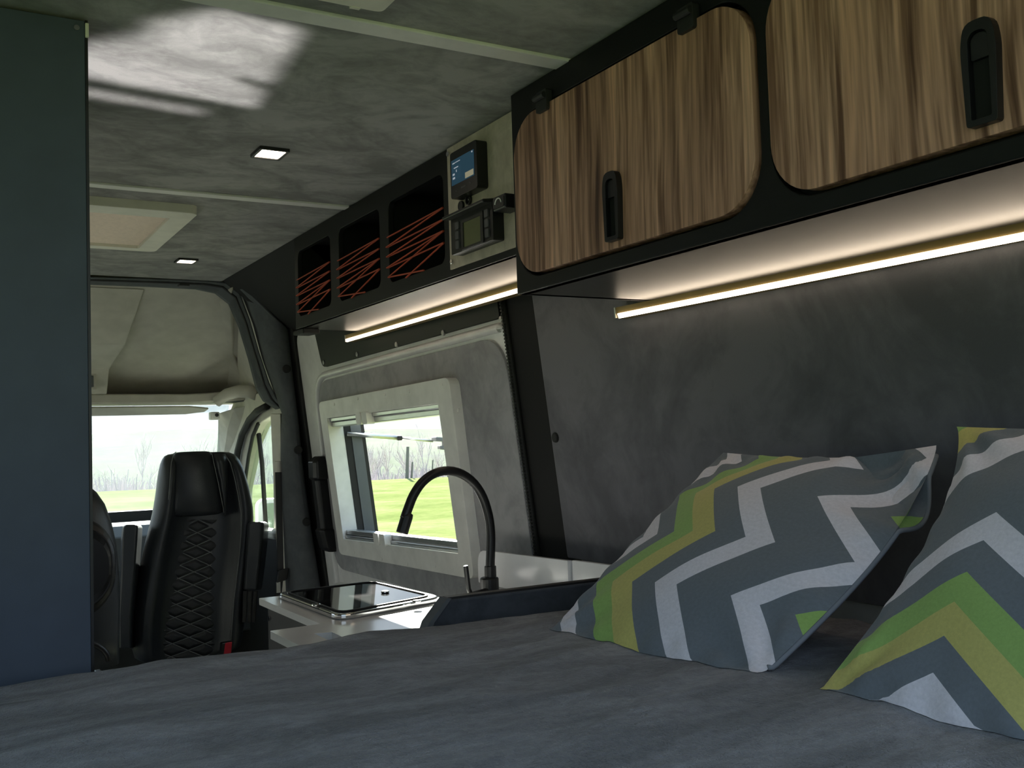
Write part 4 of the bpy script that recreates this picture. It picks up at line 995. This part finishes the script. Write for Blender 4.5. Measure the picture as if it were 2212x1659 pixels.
for i in range(4000):
    az = math.radians(rnd.uniform(7.0, 18.8) if len(spots) % 2 else rnd.uniform(18.8, 28.5)); d = rnd.uniform(107, 215); q = V((d*math.sin(az), d*math.cos(az)))
    if all((q-w_).length > 7.4 for w_, _, _ in spots): spots.append((q, az, d))
    if len(spots) >= 110: break
for i, (q, az, d) in enumerate(spots):
    o = bpy.data.objects.new('bare_tree', protos[i % 4]); COL.objects.link(o)
    zt = GZ-1.0-12*min(1, (d-58)/80)
    o.location = (d*math.sin(az), d*math.cos(az), zt+max(0, d-150)*.03-.3); o.rotation_euler = (0, 0, rnd.uniform(0, 6)); s = rnd.uniform(.8, 1.2); o.scale = (s*.9, s*.9, s*d/128)
    if az < math.radians(18.8): tag(o, 'bare winter tree in the hazy row beyond the meadow, seen through the cab windows', 'tree', 'bare trees seen through the cab windows')
    else: tag(o, 'bare winter tree in the hazy row beyond the meadow, seen through the sliding door window', 'tree', 'bare trees seen through the door window')
for i, (px, top, wdt, lab) in enumerate(((879, 965, .10, 'tallest dark fence post in the meadow, seen through the sliding door window'), (889, 998, .06, 'thin pale fence post just right of the tallest post'), (933, 994, .05, 'thin leaning fence post behind the arch of the tap'), (968, 997, .06, 'short fence post furthest right in the door window'))):
    b_ = P(px, 1032, y=48.5); t_ = P(px+(2 if i < 3 else 0), top, y=48.5)
    o = build('fence_post', MB().tube([V((b_.x, b_.y, GZ-.3)), V((b_.x, b_.y, b_.z)), t_], [wdt, wdt, wdt*.8], 6), m_post, None)
    tag(o, lab, 'fence post')

rnd = random.Random(11); tw = MB()
for i in range(6500):
    az = math.radians(rnd.uniform(6.8, 29)); d = rnd.uniform(88, 99); H = rnd.uniform(2.5, 7.2)*(.75+.4*noise.noise(V((az*22, 0, 3))))
    p = V((d*math.sin(az), d*math.cos(az), GZ-1.0-12*min(1, (d-58)/80)-.2)); lean = V((rnd.uniform(-.28, .28), rnd.uniform(-.2, .2), 1)).normalized()
    m1 = p+lean*H*.5+V((rnd.uniform(-.2, .2), 0, 0)); tip = p+lean*H+V((rnd.uniform(-.5, .5), 0, 0)); r = .045
    for b0, b1 in ((p, m1), (m1, tip)):
        o_ = len(tw.v); tw.v += [b0+V((-r, 0, 0)), b0+V((r, .0, 0)), b1+V((r*.7, 0, 0)), b1+V((-r*.7, 0, 0)), b0+V((0, r, 0)), b1+V((0, r*.7, 0))]
        tw.f += [(o_, o_+1, o_+2, o_+3), (o_+1, o_+4, o_+5, o_+2), (o_+4, o_, o_+3, o_+5)]
tag(build('thicket', tw, m_twig, None, fix=False), 'pale hazy thicket of bare shrubs along the far edge of the meadow', 'thicket', kind='stuff')

# hazy morning air over the meadow and in the valley
hz = bpy.data.materials.new('haze'); hz.use_nodes = True; hn = hz.node_tree; hn.nodes.clear()
ho_ = hn.nodes.new('ShaderNodeOutputMaterial'); hv = hn.nodes.new('ShaderNodeVolumeScatter')
hv.inputs['Color'].default_value = (.93, .97, 1, 1); hv.inputs['Density'].default_value = .00010; hv.inputs['Anisotropy'].default_value = .35
hn.links.new(hv.outputs[0], ho_.inputs['Volume'])
tag(build('haze', MB().box(-160, 420, 26, 520, -16, 18), hz, None), 'thin white haze hanging over the meadow and the valley', 'haze', kind='stuff')
